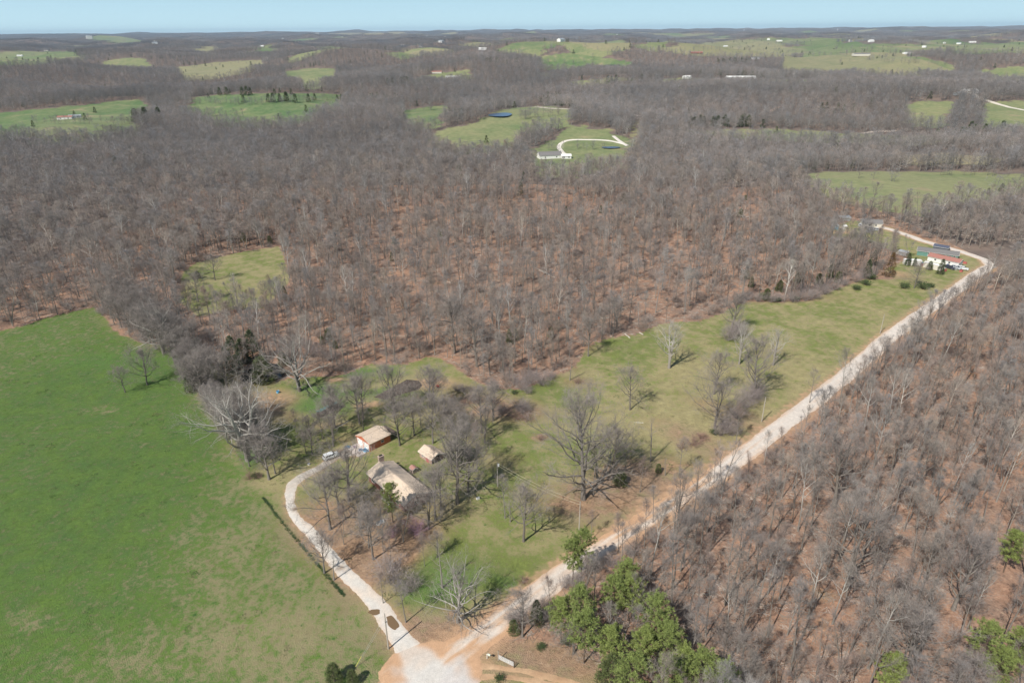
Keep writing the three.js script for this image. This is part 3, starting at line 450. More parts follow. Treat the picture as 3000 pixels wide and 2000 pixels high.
// a leafless tree: trunk and limbs in one buffer, branches and twigs in another
function growBare(o) {
  o = { H: 15, R: 3.4, base: 0.45, r0: 0.17, limbs: 11, subs: 6, lets: 5, twigs: 5, rise: 0.62, trop: 0.16, gnarl: 0.22, lean: 0.3, twigW: 0.019, twigL: 0.95, bark: [0.216, 0.193, 0.167], fine: [0.284, 0.248, 0.216], forks: 1, sides: 5, top: 1, ...o };
  const R = rng(o.seed), Tr = new GB(), Cr = new GB(), barkC = (t) => o.pale ? mixc(o.bark, o.pale, smooth(0.15, 0.7, t)) : o.bark;
  const grow = (p, d, len, n, trop, gnarl) => { const pts = [p.clone()], q = p.clone(), v = d.clone().normalize(); for (let k = 0; k < n; k++) { v.addScaledVector(rv(R), gnarl); v.y += trop; v.normalize(); q.addScaledVector(v, len / n); pts.push(q.clone()); } return pts; };
  const along = (pts, t) => { const f = t * (pts.length - 1), i = Math.min(Math.floor(f), pts.length - 2); return [pts[i].clone().lerp(pts[i + 1], f - i), pts[i + 1].clone().sub(pts[i]).normalize()]; };
  const spray = (p, d, len, w, col) => {                  // a branchlet with its twigs
    const side = rv(R).cross(d).normalize(); Cr.twig(p, d, len, w * 1.5, side, col);
    for (let k = 0; k < o.twigs; k++) { const t = 0.15 + 0.85 * (k + R()) / o.twigs, q = p.clone().addScaledVector(d, len * t), v = d.clone().multiplyScalar(0.75).add(rv(R).multiplyScalar(0.8)); v.y += 0.18; v.normalize(); Cr.twig(q, v, o.twigL * (0.6 + 0.8 * R()) * (1.15 - 0.4 * t), w, rv(R).cross(v).normalize(), tone(col, R, 0.1)); }
  };
  const dress = (pts, len, rad, n, from, scale, lets) => {   // branches off a limb
    for (let k = 0; k < n; k++) {
      const t = from + (1 - from) * (k + R()) / n, [p, d] = along(pts, t), v = d.clone().multiplyScalar(0.7).add(rv(R).multiplyScalar(0.75)); v.y += o.trop * 1.4; v.normalize();
      const l = len * scale * (1.1 - 0.55 * t) * (0.7 + 0.6 * R()), b = grow(p, v, l, 3, o.trop * 0.7, o.gnarl), r = Math.max(0.012, rad * 0.42 * (1 - 0.6 * t)), col = tone(mixc(o.fine, barkC(0.8), 0.45), R);
      Cr.tube(b, [r, r * 0.7, r * 0.45, r * 0.2], 3, col);
      const c2 = tone(o.fine, R);
      for (let m = 0; m < lets; m++) { const s = 0.2 + 0.8 * (m + R()) / lets, [q, e] = along(b, s), w = e.clone().multiplyScalar(0.8).add(rv(R).multiplyScalar(0.75)); w.y += 0.12; w.normalize(); spray(q, w, l * 0.42 * (0.7 + 0.6 * R()), o.twigW, c2); }
    }
  };
  const stems = [];
  for (let f = 0; f < o.forks; f++) {
    const lean = V3(R() * 2 - 1, 0, R() * 2 - 1).multiplyScalar(o.lean * (o.forks > 1 ? 1.6 : 1)); if (o.leanTo) lean.add(o.leanTo);
    const nT = 8, pts = [], rad = [], s = f ? 0.75 + 0.25 * R() : 1, H = o.H * s, y0 = 0;
    for (let i = 0; i <= nT; i++) { const t = i / nT, w = o.gnarl * 0.5; pts.push(V3(lean.x * H * 0.3 * Math.pow(t, 1.3) + (i ? (R() - 0.5) * w : 0), y0 - (i ? 0 : 0.25) + H * 0.94 * t * o.top, lean.z * H * 0.3 * Math.pow(t, 1.3) + (i ? (R() - 0.5) * w : 0))); rad.push(o.r0 * s * (0.07 + 0.93 * Math.pow(1 - t, 0.75)) * (i ? 1 : 1.35) * (o.top < 1 ? 1 - 0.35 * t : 1)); }
    Tr.tube(pts, rad, o.sides + 1, barkC); stems.push([pts, rad, H]);
  }
  const turn0 = R() * 6.28;
  for (let k = 0; k < o.limbs; k++) {
    const [pts, rad, H] = stems[k % stems.length], u = (k + 0.5 * R()) / o.limbs, t = clamp(o.base + (0.99 - o.base) * u, 0, 0.985), [p] = along(pts, t), az = turn0 + k * 2.4 + R() * 0.8;
    const prof = o.shape ? o.shape(u) : (0.72 + 0.55 * Math.sin(Math.PI * Math.min(1, u * 0.9 + 0.15))) * (1 - 0.5 * u * u), len = o.R * prof * (0.75 + 0.5 * R()), el = o.rise + u * 0.55;
    const d = V3(Math.cos(az) * Math.cos(el), Math.sin(el), Math.sin(az) * Math.cos(el)), b = grow(p, d, len, 5, o.trop, o.gnarl), r = Math.max(0.03, o.limbR ? o.limbR * o.r0 * (1 - 0.6 * u) : Math.min(rad[Math.floor(t * (rad.length - 1))] * 0.62, len * 0.024 + 0.02));
    Tr.tube(b, b.map((_, i) => r * (1 - 0.86 * i / 5)), o.sides > 4 ? 4 : 3, (q) => barkC(Math.max(t, 0.45 + 0.5 * q)));
    dress(b, len, r, o.subs, 0.18, 0.5, o.lets);
  }
  if (!o.broken) for (const [pts, , H] of stems) dress(pts.slice(-3), H * 0.22, o.r0 * 0.3, o.subs, 0.0, 0.5, o.lets);
  return { trunk: Tr.geo(), crown: Cr.tris ? Cr.geo() : null, H: o.H, tris: Tr.tris + Cr.tris };
}
// a pine: bare lower stem, whorls of branches that end in round needle tufts
function growPine(o) {
  o = { H: 13, R: 3.5, base: 0.38, r0: 0.16, limbs: 56, tufts: 11, needles: 17, nl: 0.42, nw: 0.075, col: [0.2, 0.248, 0.068], bark: [0.144, 0.101, 0.072], ...o };
  const R = rng(o.seed), Tr = new GB(), Cr = new GB(), pts = [], rad = [];
  for (let i = 0; i <= 8; i++) { const t = i / 8; pts.push(V3((R() - 0.5) * 0.3 * t, o.H * t - (i ? 0 : 0.25), (R() - 0.5) * 0.3 * t)); rad.push(o.r0 * (1.05 - 0.95 * t)); }
  Tr.tube(pts, rad, 6, o.bark);
  for (let k = 0; k < o.limbs; k++) {
    const u = (k + R()) / o.limbs, t = o.base + (1 - o.base) * u, f = t * 8, i = Math.min(7, Math.floor(f)), p = pts[i].clone().lerp(pts[i + 1], f - i), az = k * 2.4 + R() * 0.7, prof = Math.pow(Math.sin(Math.PI * Math.min(1, 0.16 + 0.8 * u)), 0.75) * (u > 0.8 ? 0.9 : 1), len = o.R * prof * (0.75 + 0.4 * R()), el = 0.05 + u * 0.75;
    const d = V3(Math.cos(az) * Math.cos(el), Math.sin(el), Math.sin(az) * Math.cos(el)), b = [p.clone()], q = p.clone(); for (let s = 0; s < 4; s++) { d.addScaledVector(rv(R), 0.18); d.y += 0.06; d.normalize(); q.addScaledVector(d, len / 4); b.push(q.clone()); }
    Tr.tube(b, [0.045, 0.035, 0.027, 0.02, 0.01], 3, o.bark);
    for (let m = 0; m < o.tufts; m++) {
      const s = 0.35 + 0.65 * (m + R()) / o.tufts, g = s * 4, h = Math.min(3, Math.floor(g)), c = b[h].clone().lerp(b[h + 1], g - h).addScaledVector(rv(R), 0.42 * (1.2 - 0.5 * s)), dir = d.clone().multiplyScalar(0.6).add(rv(R).multiplyScalar(0.6)); dir.y += 0.5; dir.normalize(); const cc = tone(o.col, R, 0.3);
      for (let n = 0; n < o.needles; n++) { const v = dir.clone().multiplyScalar(0.55).add(rv(R)).normalize(); Cr.twig(c.clone().addScaledVector(v, 0.03), v, o.nl * (0.7 + 0.6 * R()), o.nw, rv(R).cross(v).normalize(), tone(cc, R, 0.15)); }
    }
  }
  return { trunk: Tr.geo(), crown: Cr.geo(), H: o.H, tris: Tr.tris + Cr.tris };
}
// a red cedar: foliage to the ground, sprays of scale leaves lifting outward
function growCedar(o) {
  o = { H: 6, R: 1.7, base: 0.06, r0: 0.12, sprays: 420, leaves: 8, ll: 0.34, lw: 0.07, col: [0.075, 0.1, 0.036], bark: [0.122, 0.086, 0.072], blunt: 0.6, ...o };
  const R = rng(o.seed), Tr = new GB(), Cr = new GB();
  Tr.tube([V3(0, -0.2, 0), V3(0.05, o.H * 0.5, 0), V3(0, o.H * 0.95, 0.04)], [o.r0, o.r0 * 0.6, 0.02], 5, o.bark);
  const lobes = Array.from({ length: 9 }, () => [R() * 6.28, R(), 0.75 + 0.5 * R()]);
  for (let k = 0; k < o.sprays; k++) {
    const t = o.base + (1 - o.base) * Math.pow(R(), 1.15), az = R() * 6.28; let rr = o.R * Math.pow(1 - t, o.blunt) * Math.min(1, 0.55 + t * 3.5); for (const [a, h, w] of lobes) rr *= 1 + (w - 1) * Math.max(0, Math.cos(az - a)) * Math.exp(-Math.pow((t - h) / 0.2, 2));
    const s = Math.sqrt(0.25 + 0.75 * R()), p = V3(Math.cos(az) * rr * s, t * o.H, Math.sin(az) * rr * s), d = V3(Math.cos(az) * 0.7, 0.55, Math.sin(az) * 0.7).addScaledVector(rv(R), 0.3).normalize(), c = tone(o.col, R, 0.35);
    if (k % 9 === 0) Tr.tube([V3(0, p.y - rr * 0.3, 0), p], [0.03, 0.008], 3, o.bark);
    for (let n = 0; n < o.leaves; n++) { const v = d.clone().addScaledVector(rv(R), 0.75).normalize(); Cr.twig(p.clone().addScaledVector(rv(R), 0.16), v, o.ll * (0.6 + 0.8 * R()), o.lw, rv(R).cross(v).normalize(), tone(c, R, 0.15)); }
  }
  return { trunk: Tr.geo(), crown: Cr.geo(), H: o.H, tris: Tr.tris + Cr.tris };
}
// a many-stemmed bush: bare twigs, or leafy where col is given
function growBush(o) {
  o = { H: 2.6, R: 1.5, stems: 16, subs: 5, twigs: 5, twigW: 0.022, fine: [0.248, 0.200, 0.172], ...o };
  const R = rng(o.seed), Tr = new GB(), Cr = new GB();
  for (let k = 0; k < o.stems; k++) {
    const az = R() * 6.28, out = Math.sqrt(R()) * o.R, top = V3(Math.cos(az) * out, o.H * (0.6 + 0.4 * R()) * (1.1 - 0.45 * out / o.R), Math.sin(az) * out), b0 = V3(Math.cos(az) * 0.15 * o.R * R(), -0.1, Math.sin(az) * 0.15 * o.R * R()), m = b0.clone().lerp(top, 0.5).addScaledVector(rv(R), 0.12 * o.H), col = tone(o.fine, R);
    Tr.tube([b0, m, top], [0.03, 0.02, 0.006], 3, col);
    for (let s = 0; s < o.subs; s++) { const t = 0.3 + 0.7 * (s + R()) / o.subs, p = t < 0.5 ? b0.clone().lerp(m, t * 2) : m.clone().lerp(top, t * 2 - 1), v = top.clone().sub(b0).normalize().add(rv(R).multiplyScalar(0.9)).normalize(), l = o.H * 0.32 * (0.6 + 0.8 * R()); Cr.twig(p, v, l, o.twigW * 1.4, rv(R).cross(v).normalize(), col);
      for (let n = 0; n < o.twigs; n++) { const q = p.clone().addScaledVector(v, l * (0.2 + 0.8 * R())), w = v.clone().add(rv(R).multiplyScalar(0.9)).normalize(); o.col ? Cr.twig(q, w, 0.2 + 0.12 * R(), 0.09, rv(R).cross(w).normalize(), tone(o.col, R, 0.3)) : Cr.twig(q, w, l * 0.7 * (0.5 + R()), o.twigW, rv(R).cross(w).normalize(), tone(col, R, 0.1)); } }
  }
  return { trunk: Tr.geo(), crown: Cr.geo(), H: o.H, tris: Tr.tris + Cr.tris };
}
function asTree(name, T, scale, turn, p, crownMat = twigMat, wide = 1, parts = ['trunk', 'crown']) {
  const g = new THREE.Group(); g.name = numbered(name); g.position.set(p.x, p.y, p.z); g.rotation.y = turn; g.scale.set(scale * wide, scale, scale * wide);
  const t = new THREE.Mesh(T.trunk, barkMat); t.name = parts[0]; g.add(t);
  if (T.crown) { const c = new THREE.Mesh(T.crown, crownMat); c.name = parts[1]; g.add(c); }
  scene.add(lit(g)); return g;
}
const whole = (T) => mergeGeometries(T.crown ? [T.trunk, T.crown] : [T.trunk]);
// kinds of woodland tree
const WOOD = [
  growBare({ seed: 1 }), growBare({ seed: 2, H: 16.5, R: 3.0, base: 0.5, fine: [0.272, 0.240, 0.220] }), growBare({ seed: 3, H: 14, R: 3.9, base: 0.38, rise: 0.4, gnarl: 0.28, bark: [0.144, 0.126, 0.108], fine: [0.248, 0.212, 0.188] }),
  growBare({ seed: 4, H: 15.5, R: 3.2, forks: 2, lean: 0.5, fine: [0.280, 0.240, 0.216] }), growBare({ seed: 5, H: 12.5, R: 2.6, base: 0.35, r0: 0.12, limbs: 9, fine: [0.280, 0.216, 0.184] }), growBare({ seed: 6, H: 17, R: 3.6, base: 0.5, pale: [0.52, 0.49, 0.44], bark: [0.230, 0.209, 0.180] }),
  growBare({ seed: 7, H: 10, R: 1.7, base: 0.4, r0: 0.075, limbs: 8, subs: 5, lets: 4, rise: 0.8, fine: [0.280, 0.220, 0.192] }), growBare({ seed: 8, H: 14.5, R: 3.0, base: 0.42, leanTo: V3(0.8, 0, 0.3), bark: [0.216, 0.191, 0.166] }),
];
const WOODNAME = ['slender bare grey tree', 'tall narrow bare tree with pale grey twigs', 'broad bare tree with dark crooked limbs', 'bare tree forked into two stems', 'small bare brown-twigged tree', 'tall bare tree with pale upper limbs', 'thin bare sapling', 'leaning bare tree'];
const SYC = growBare({ seed: 21, H: 17, R: 4.2, base: 0.35, limbs: 12, subs: 6, lets: 3, twigs: 4, gnarl: 0.3, bark: [0.5, 0.46, 0.4], pale: [0.78, 0.74, 0.68], fine: [0.42, 0.38, 0.33], limbR: 0.5, twigW: 0.026 });
const PINE = [growPine({ seed: 31 }), growPine({ seed: 32, H: 14.5, R: 4.0, limbs: 62 }), growPine({ seed: 33, H: 11.5, R: 3.2, col: [0.215, 0.262, 0.07] })];
const CEDAR = [growCedar({ seed: 41 }), growCedar({ seed: 42, H: 7.5, R: 1.8, col: [0.062, 0.09, 0.036] }), growCedar({ seed: 43, H: 4.5, R: 1.8, blunt: 0.45, col: [0.1, 0.125, 0.04] })];
const BUSH = [growBush({ seed: 51 }), growBush({ seed: 52, H: 3.4, R: 1.9, stems: 22, fine: [0.29, 0.24, 0.21] }), growBush({ seed: 53, H: 1.8, R: 1.2, stems: 14, fine: [0.33, 0.25, 0.21] })];
// ---------------------------------------------------------------- woodland
const SINGLES = 160;
const kept = [];                                          // spots taken by things placed one by one: [x, z, radius]
const clearOf = (x, z) => { for (const [a, b, r] of kept) if ((x - a) ** 2 + (z - b) ** 2 < r * r) return false; return true; };
// ---------------------------------------------------------------- trees that stand out one by one
const THICKET = [];
const UPV = (p, top) => heightTo(p, top);
function lone(T, px, py, topY, label, o = {}) {
  const p = at(px, py), h = UPV(p, topY), s = h / T.H, g = asTree(o.name ?? 'bare_tree', T, s, o.turn ?? (px * 7.3 + py) % 6.28, p, o.mat ?? twigMat, o.wide ?? 1);
  kept.push([p.x, p.z, o.keep ?? 3.5]); tag(g, label, o.category ?? 'tree', o.group); return g;
}
const OPEN = { limbs: 16, subs: 7, lets: 6, twigs: 6, base: 0.22, R: 6.2, r0: 0.34, gnarl: 0.34, rise: 0.3, trop: 0.09, sides: 6, twigW: 0.023, twigL: 1.1, fine: [0.27, 0.235, 0.21], bark: [0.2, 0.178, 0.155] };
const OAK1 = growBare({ ...OPEN, seed: 201, H: 19, R: 11, base: 0.14, limbs: 26, subs: 8, r0: 0.6, limbR: 0.52, forks: 3, lean: 0.5, gnarl: 0.38, bark: [0.26, 0.235, 0.205], pale: [0.44, 0.415, 0.37], fine: [0.33, 0.295, 0.26] });
const OAK2 = growBare({ ...OPEN, seed: 202, H: 15, R: 9.6, base: 0.18, limbs: 26, r0: 0.5, limbR: 0.5, forks: 2, lean: 0.5, gnarl: 0.4, bark: [0.2, 0.178, 0.155], pale: [0.4, 0.375, 0.335] });
const OAK3 = growBare({ ...OPEN, seed: 203, H: 24, R: 11, base: 0.15, limbs: 30, subs: 9, lets: 7, twigs: 6, twigL: 1.3, twigW: 0.026, r0: 0.5, rise: 0.34, trop: 0.1, gnarl: 0.27 });
const OAK4 = growBare({ ...OPEN, seed: 204, H: 20, R: 9.0, base: 0.24, limbs: 22, r0: 0.42, gnarl: 0.42, limbR: 0.5, bark: [0.19, 0.165, 0.14] });
const ROUND = growBare({ seed: 205, H: 12, R: 5, base: 0.2, limbs: 20, subs: 7, lets: 6, twigs: 6, r0: 0.28, rise: 0.5, trop: 0.15, fine: [0.27, 0.235, 0.215] });
const MED = [growBare({ ...OPEN, seed: 206, H: 13, R: 6.0, limbs: 17, base: 0.28, r0: 0.26, bark: [0.17, 0.15, 0.13] }), growBare({ ...OPEN, seed: 207, H: 13, R: 5.2, limbs: 17, base: 0.32, r0: 0.24, rise: 0.5 }), growBare({ ...OPEN, seed: 208, H: 12, R: 6.2, limbs: 18, base: 0.24, r0: 0.24, forks: 2, bark: [0.15, 0.133, 0.115] })];
const SNAG = growBare({ seed: 209, H: 11, R: 2.2, base: 0.35, limbs: 9, subs: 4, lets: 2, twigs: 2, r0: 0.26, gnarl: 0.4, rise: 0.35, top: 1, bark: [0.24, 0.215, 0.185], fine: [0.34, 0.3, 0.26] });
const DEADW = growBare({ seed: 210, H: 15, R: 7, base: 0.24, limbs: 22, subs: 8, lets: 4, twigs: 3, r0: 0.48, limbR: 0.4, gnarl: 0.36, rise: 0.4, forks: 2, lean: 0.35, bark: [0.28, 0.255, 0.22], pale: [0.47, 0.44, 0.39], fine: [0.38, 0.345, 0.305] });
const REDBUD = growBush({ seed: 211, H: 5, R: 3, stems: 26, subs: 7, twigs: 6, twigW: 0.03, fine: [0.34, 0.21, 0.27] });
const THICK = growBush({ seed: 212, H: 6, R: 3.6, stems: 44, subs: 8, twigs: 6, twigW: 0.026, fine: [0.3, 0.255, 0.24] });
const RUSTB = growBush({ seed: 213, H: 3, R: 2.6, stems: 34, subs: 6, twigs: 5, twigW: 0.026, fine: [0.27, 0.17, 0.14] });
const GREENB = growBush({ seed: 214, H: 2, R: 1.5, stems: 26, subs: 7, twigs: 8, col: [0.07, 0.11, 0.035], fine: [0.12, 0.1, 0.07] });
lone(OAK1, 570, 1057, 893, 'huge pale-limbed spreading oak at the meadow fence beside the driveway bend', { wide: 1.02, turn: 2.2, keep: 9 });
lone(ROUND, 618, 1101, 990, 'dense round-crowned grey tree between the pale oak and driveway', { keep: 5 });
lone(MED[0], 287, 901, 845, 'small bare tree out in the green meadow, the smaller of a pair');
lone(MED[2], 338, 884, 805, 'larger bare tree of the pair out in the green meadow');
[[298, 763, 690], [336, 762, 672], [402, 836, 775], [425, 855, 795], [262, 745, 690], [240, 716, 655], [278, 752, 680], [312, 748, 668], [352, 792, 715], [366, 772, 690], [392, 800, 730], [416, 832, 760], [442, 848, 780], [452, 815, 740]].forEach(([x, y, t], k) => lone(MED[k % 3], x, y, t, `${['wide-crowned', 'upright', 'fork-stemmed'][k % 3]} bare tree in the fence row along the top of the meadow`, { group: 'fence-row trees' }));
lone(OAK2, 375, 810, 715, 'broad spreading oak in the meadow fence row', { wide: 0.9, keep: 6 });
lone(SYC, 542, 690, 628, 'white-barked sycamore at the near edge of the glade', { name: 'sycamore' });
lone(SYC, 714, 660, 572, 'tall white-barked sycamore in the woods beside the glade', { name: 'sycamore', turn: 1 });
lone(SYC, 521, 800, 728, 'white-limbed sycamore above the dark pond cedars', { name: 'sycamore', turn: 3 });
lone(SYC, 594, 778, 690, 'leaning pale sycamore in the thicket above the pond', { name: 'sycamore', turn: 4.2 });
lone(SYC, 1802, 690, 597, 'pale sycamore at the shrubby edge of the long meadow', { name: 'sycamore', turn: 5.1 });
lone(SYC, 1255, 655, 560, 'tall pale dead tree in the brown-floored woods', { name: 'sycamore', turn: 0.4, wide: 0.55 });
lone(SYC, 800, 700, 610, 'pale-limbed tree at the front of the woods beyond the pond', { name: 'sycamore', turn: 2.4, wide: 0.8 });
lone(SYC, 1632, 340, 318, 'white sycamore far off in the valley woods', { name: 'sycamore', turn: 2.8 });
lone(SYC, 1292, 350, 322, 'white dead tree on the lawn below the white house drive', { name: 'sycamore', turn: 3.3 });
lone(MED[0], 493, 643, 588, 'bare tree standing alone in the middle of the glade');
lone(MED[1], 455, 694, 630, 'bare tree at the lower rim of the glade');
lone(OAK2, 688, 898, 790, 'wide crooked oak with pale limbs beside the pond', { turn: 1.1, keep: 8 });
lone(MED[1], 826, 973, 868, 'upright bare tree between garden and garage', { keep: 4 });
[[766, 1026, 960], [717, 1043, 985], [703, 1042, 990], [741, 1008, 950]].forEach(([x, y, t], k) => lone(MED[(k + 1) % 3], x, y, t, 'small bare yard tree on the grass left of the garage', { group: 'small trees by the garage', wide: 0.8 }));
lone(MED[0], 758, 1216, 1098, 'bare tree inside the driveway bend with brown leaves beneath', { wide: 1.1 });
lone(MED[2], 802, 1151, 1030, 'bare tree with forked stems between driveway and house', { wide: 1.0 });
lone(MED[1], 829, 1214, 1120, 'bare tree in front of the house corner');
lone(MED[1], 745, 1316, 1235, 'bare tree leaning over the driveway from the daylily row', { wide: 1.2 });
lone(SNAG, 767, 1332, 1275, 'stubby gnarled tree beside the driveway with curled limbs');
lone(MED[0], 847, 1256, 1165, 'thin bare tree over leaf litter near the driveway', { wide: 0.8 });
lone(WOOD[4], 897, 1300, 1220, 'thin bare yard tree near the grey thicket');
lone(OAK4, 1051, 1156, 985, 'tall crooked oak on the lawn behind the house', { turn: 0.5, keep: 6 });
lone(MED[2], 1075, 1130, 1030, 'leaning bare tree beside the tall crooked oak');
lone(SNAG, 1172, 1198, 1145, 'broken trunk with few limbs near the service wires', { turn: 2 });
lone(MED[0], 1203, 1243, 1120, 'bare tree casting a long shadow in the front lawn', { wide: 0.95 });
lone(SNAG, 1016, 1350, 1250, 'slim trunk with stub branches on the bright lawn', { wide: 0.8 });
lone(WOOD[1], 932, 1429, 1330, 'slender bare tree beside the driveway near the puddles', { wide: 1.2 });
lone(OAK2, 1052, 1428, 1325, 'low spreading tangle-limbed tree at the road junction', { turn: 4.4, wide: 0.95, keep: 8 });
lone(MED[2], 985, 1215, 1130, 'crooked bare tree at the end of the house', { wide: 1.1 });
lone(MED[1], 1000, 1195, 1095, 'bare tree overhanging the house roof', { wide: 1.15 });
lone(OAK3, 1340, 1146, 925, 'very tall wide oak standing in the open lawn by the wires', { keep: 9 });
lone(WOOD[0], 1363, 1136, 1020, 'slim bare tree beside the very tall oak');
lone(SNAG, 1494, 1060, 955, 'tall dead snag with stub limbs near the cedar shrub', { wide: 0.6, turn: 1.2 });
lone(SNAG, 1528, 1092, 1052, 'short broken trunk beside the round cedar shrub');
lone(MED[0], 1447, 941, 848, 'bare tree alone in the meadow with a wide shadow', { wide: 0.85 });
lone(DEADW, 1537, 845, 745, 'bleached dead tree with a drooping limb in the meadow', { wide: 0.95, turn: 0.8 });
lone(MED[2], 1642, 984, 878, 'bare tree in the meadow thicket by the road'); lone(MED[0], 1640, 905, 815, 'crooked bare tree behind the meadow thicket');
lone(DEADW, 1698, 836, 750, 'pale bare tree at the top of the meadow thicket', { wide: 0.75, turn: 3 });
lone(ROUND, 1731, 914, 790, 'dense bare tree over the meadow thicket', { wide: 0.95 }); lone(DEADW, 1776, 839, 760, 'leaning pale tree with long shadow in the long meadow', { wide: 0.8, turn: 5 });
lone(MED[1], 1351, 818, 735, 'bare tree at the woods edge with shadow on green grass'); lone(ROUND, 1680, 762, 680, 'dense grey bushy tree where woods meet the long meadow');
lone(OAK4, 1044, 810, 680, 'crooked dark oak at the front of the woods'); lone(OAK4, 1095, 842, 720, 'tall pale-limbed oak at the woods corner', { turn: 2.5 }); lone(MED[2], 1125, 862, 800, 'dark stubby tree at the woods corner beside the track');
lone(MED[0], 2100, 662, 605, 'low tree ringed by green brush at the end of the long meadow');
[[1560, 1090, 1005], [1470, 1130, 1050], [1500, 1200, 1115], [1420, 1260, 1170], [1690, 1020, 930], [1860, 925, 850], [1560, 1175, 1080], [1640, 1110, 1030]].forEach(([x, y, t], k) => lone(WOOD[[0, 4, 1, 6, 4, 0, 2, 4][k]], x, y, t, 'thin bare tree growing right at the gravel road edge', { group: 'roadside trees', keep: 2 }));
lone(OAK4, 1915, 1165, 1000, 'large pale-trunked oak deep in the woods across the road', { turn: 1.7 }); lone(OAK4, 1942, 1355, 1160, 'large forked oak over bare leaf litter across the road', { turn: 3.9 }); lone(ROUND, 2190, 1400, 1250, 'bushy oak standing among saplings in the near woods', { turn: 2 }); lone(MED[2], 2080, 1560, 1400, 'branchy oak near the pines at the lower wood', { wide: 1.3 });
lone(MED[1], 1200, 1462, 1370, 'small crooked tree with cedar growth beside the road junction', { wide: 1.1 }); lone(MED[0], 1318, 1500, 1430, 'low spreading bare tree on the leaf-strewn verge', { wide: 1.4 });
[[994, 1018, 917, MED[1], 'grey fine-twigged tree between the garage and the small shed'], [918, 1023, 935, MED[2], 'bare tree at the back corner of the garage'], [948, 948, 885, MED[0], 'bare tree beside the vegetable bed'], [999, 948, 857, MED[1], 'tall grey tree at the end of the vegetable bed'], [1133, 966, 889, MED[2], 'dark crooked tree over the fallen limbs'], [1020, 985, 920, MED[0], 'bare tree on the grass behind the dark green cedar'], [1160, 1190, 1085, WOOD[1], 'straight bare tree, one of two trunks near the service wires'], [1357, 1240, 1175, WOOD[4], 'small bare tree at the foot of the roadside pole'], [1405, 1100, 985, MED[0], 'shadowed bare tree beside the very tall oak and cedar'], [926, 1244, 1150, WOOD[3], 'thin forked tree right of the lone pine'], [1012, 1170, 1075, MED[0], 'bare tree between the house end and the tall crooked oak'], [790, 1250, 1165, WOOD[4], 'small bare tree over brown leaves inside the drive'], [880, 1265, 1190, WOOD[0], 'thin grey tree beside the big thicket'], [975, 1300, 1215, WOOD[6], 'thin leaning tree at the edge of the bright lawn'], [680, 995, 940, WOOD[4], 'small bare tree on the grass near the coop'], [632, 1088, 1010, MED[1], 'bare tree shading the outer bend of the driveway'], [1309, 873, 820, SNAG, 'dead stub standing in brown brush at the meadow edge'], [880, 1385, 1310, WOOD[4], 'small bare tree on the driveway side of the thicket'], [835, 990, 925, WOOD[2], 'crooked bare tree behind the garage']].forEach(([x, y, t, T_, lab]) => lone(T_, x, y, t, lab, { keep: 2.5 }));
[[1686, 776, 1.15], [1700, 770, 1.0], [1672, 782, 0.9]].forEach(([x, y, s]) => THICKET.push([x, y, s, 'big grey domed thicket where the woods meet the long meadow', 'domed thicket']));
for (const [x, y, s] of [[1715, 690, 0.8], [1740, 692, 0.7], [1770, 694, 0.8], [1795, 692, 0.7], [1822, 694, 0.8], [1850, 690, 0.9], [1872, 686, 0.8], [1895, 676, 0.8], [1915, 666, 0.9], [1940, 656, 0.8], [1965, 648, 0.8], [1985, 640, 0.9], [1880, 668, 0.9], [1840, 672, 0.9]]) THICKET.push([x, y, s, 'dark brush along the shrubby woods edge of the long meadow', 'meadow edge brush']);
{ // the tangle along the meadow fence and the trees crowding the buildings
  const R = rng(350), roofs = [[890, 1125, 105], [846, 1012, 48], [757, 1056, 42], [765, 1100, 62], [975, 1045, 20], [905, 895, 52], [765, 960, 24], [1330, 1190, 20]];
  const free = (x, y) => roofs.every(([a, b, r]) => Math.hypot(x - a, (y - b) * 1.25) > r) && (() => { const p = at(x, y); return near.get('road', p.x, p.z) < 0.12; })();
  for (let k = 0; k < 58; k++) { const t = R(), x = lerp(425, 590, t) + (R() - 0.35) * 70, y = lerp(850, 1060, t) + (R() - 0.5) * 44, q = R(); if (!free(x, y)) continue; if (q < 0.5) lone([MED[0], MED[1], MED[2], ROUND][k % 4], x, y, y - 45 - 45 * R(), 'bare tree in the tangled belt along the meadow fence', { group: 'fence belt trees', keep: 1.5, wide: 1.1 }); else THICKET.push([x, y, 0.5 + 0.5 * R(), 'grey brush in the tangled belt along the meadow fence', 'fence belt brush']); }
  for (let k = 0; k < 46; k++) { const x = 660 + 470 * R(), y = 930 + 360 * R(), h = 50 + 60 * R(); if (!free(x, y) || y > 1130 && x > 1020 || y < 1000 && x < 760) continue; lone([MED[0], MED[1], MED[2], WOOD[4]][k % 4], x, y, y - h, `${['wide-crowned', 'upright', 'fork-stemmed', 'small thin'][k % 4]} bare yard tree ${y < 1040 ? 'on the grass behind the garage' : x < 840 ? 'inside the driveway bend' : 'between farmhouse and front lawn'}`, { group: 'yard trees around the farmhouse', keep: 1.5, wide: 1.0 }); }
  for (let k = 0; k < 34; k++) { const t = R(), x = lerp(235, 450, t) + (R() - 0.4) * 60, y = lerp(712, 842, t) + (R() - 0.6) * 40, q = R(); if (q < 0.55) lone([MED[0], MED[1], MED[2], ROUND][k % 4], x, y, y - 45 - 40 * R(), 'bare tree in the dense belt between meadow and glade', { group: 'glade belt trees', keep: 1.5, wide: 1.1 }); else THICKET.push([x, y, 0.5 + 0.5 * R(), 'grey brush in the dense belt between meadow and glade', 'glade belt brush']); }
  for (let k = 0; k < 16; k++) { const x = 1030 + 190 * R(), y = 895 + 75 * R(); THICKET.push([x, y, 0.35 + 0.35 * R(), 'brown brush between vegetable bed and fallen limbs', 'brush by the fallen limbs']); }
}
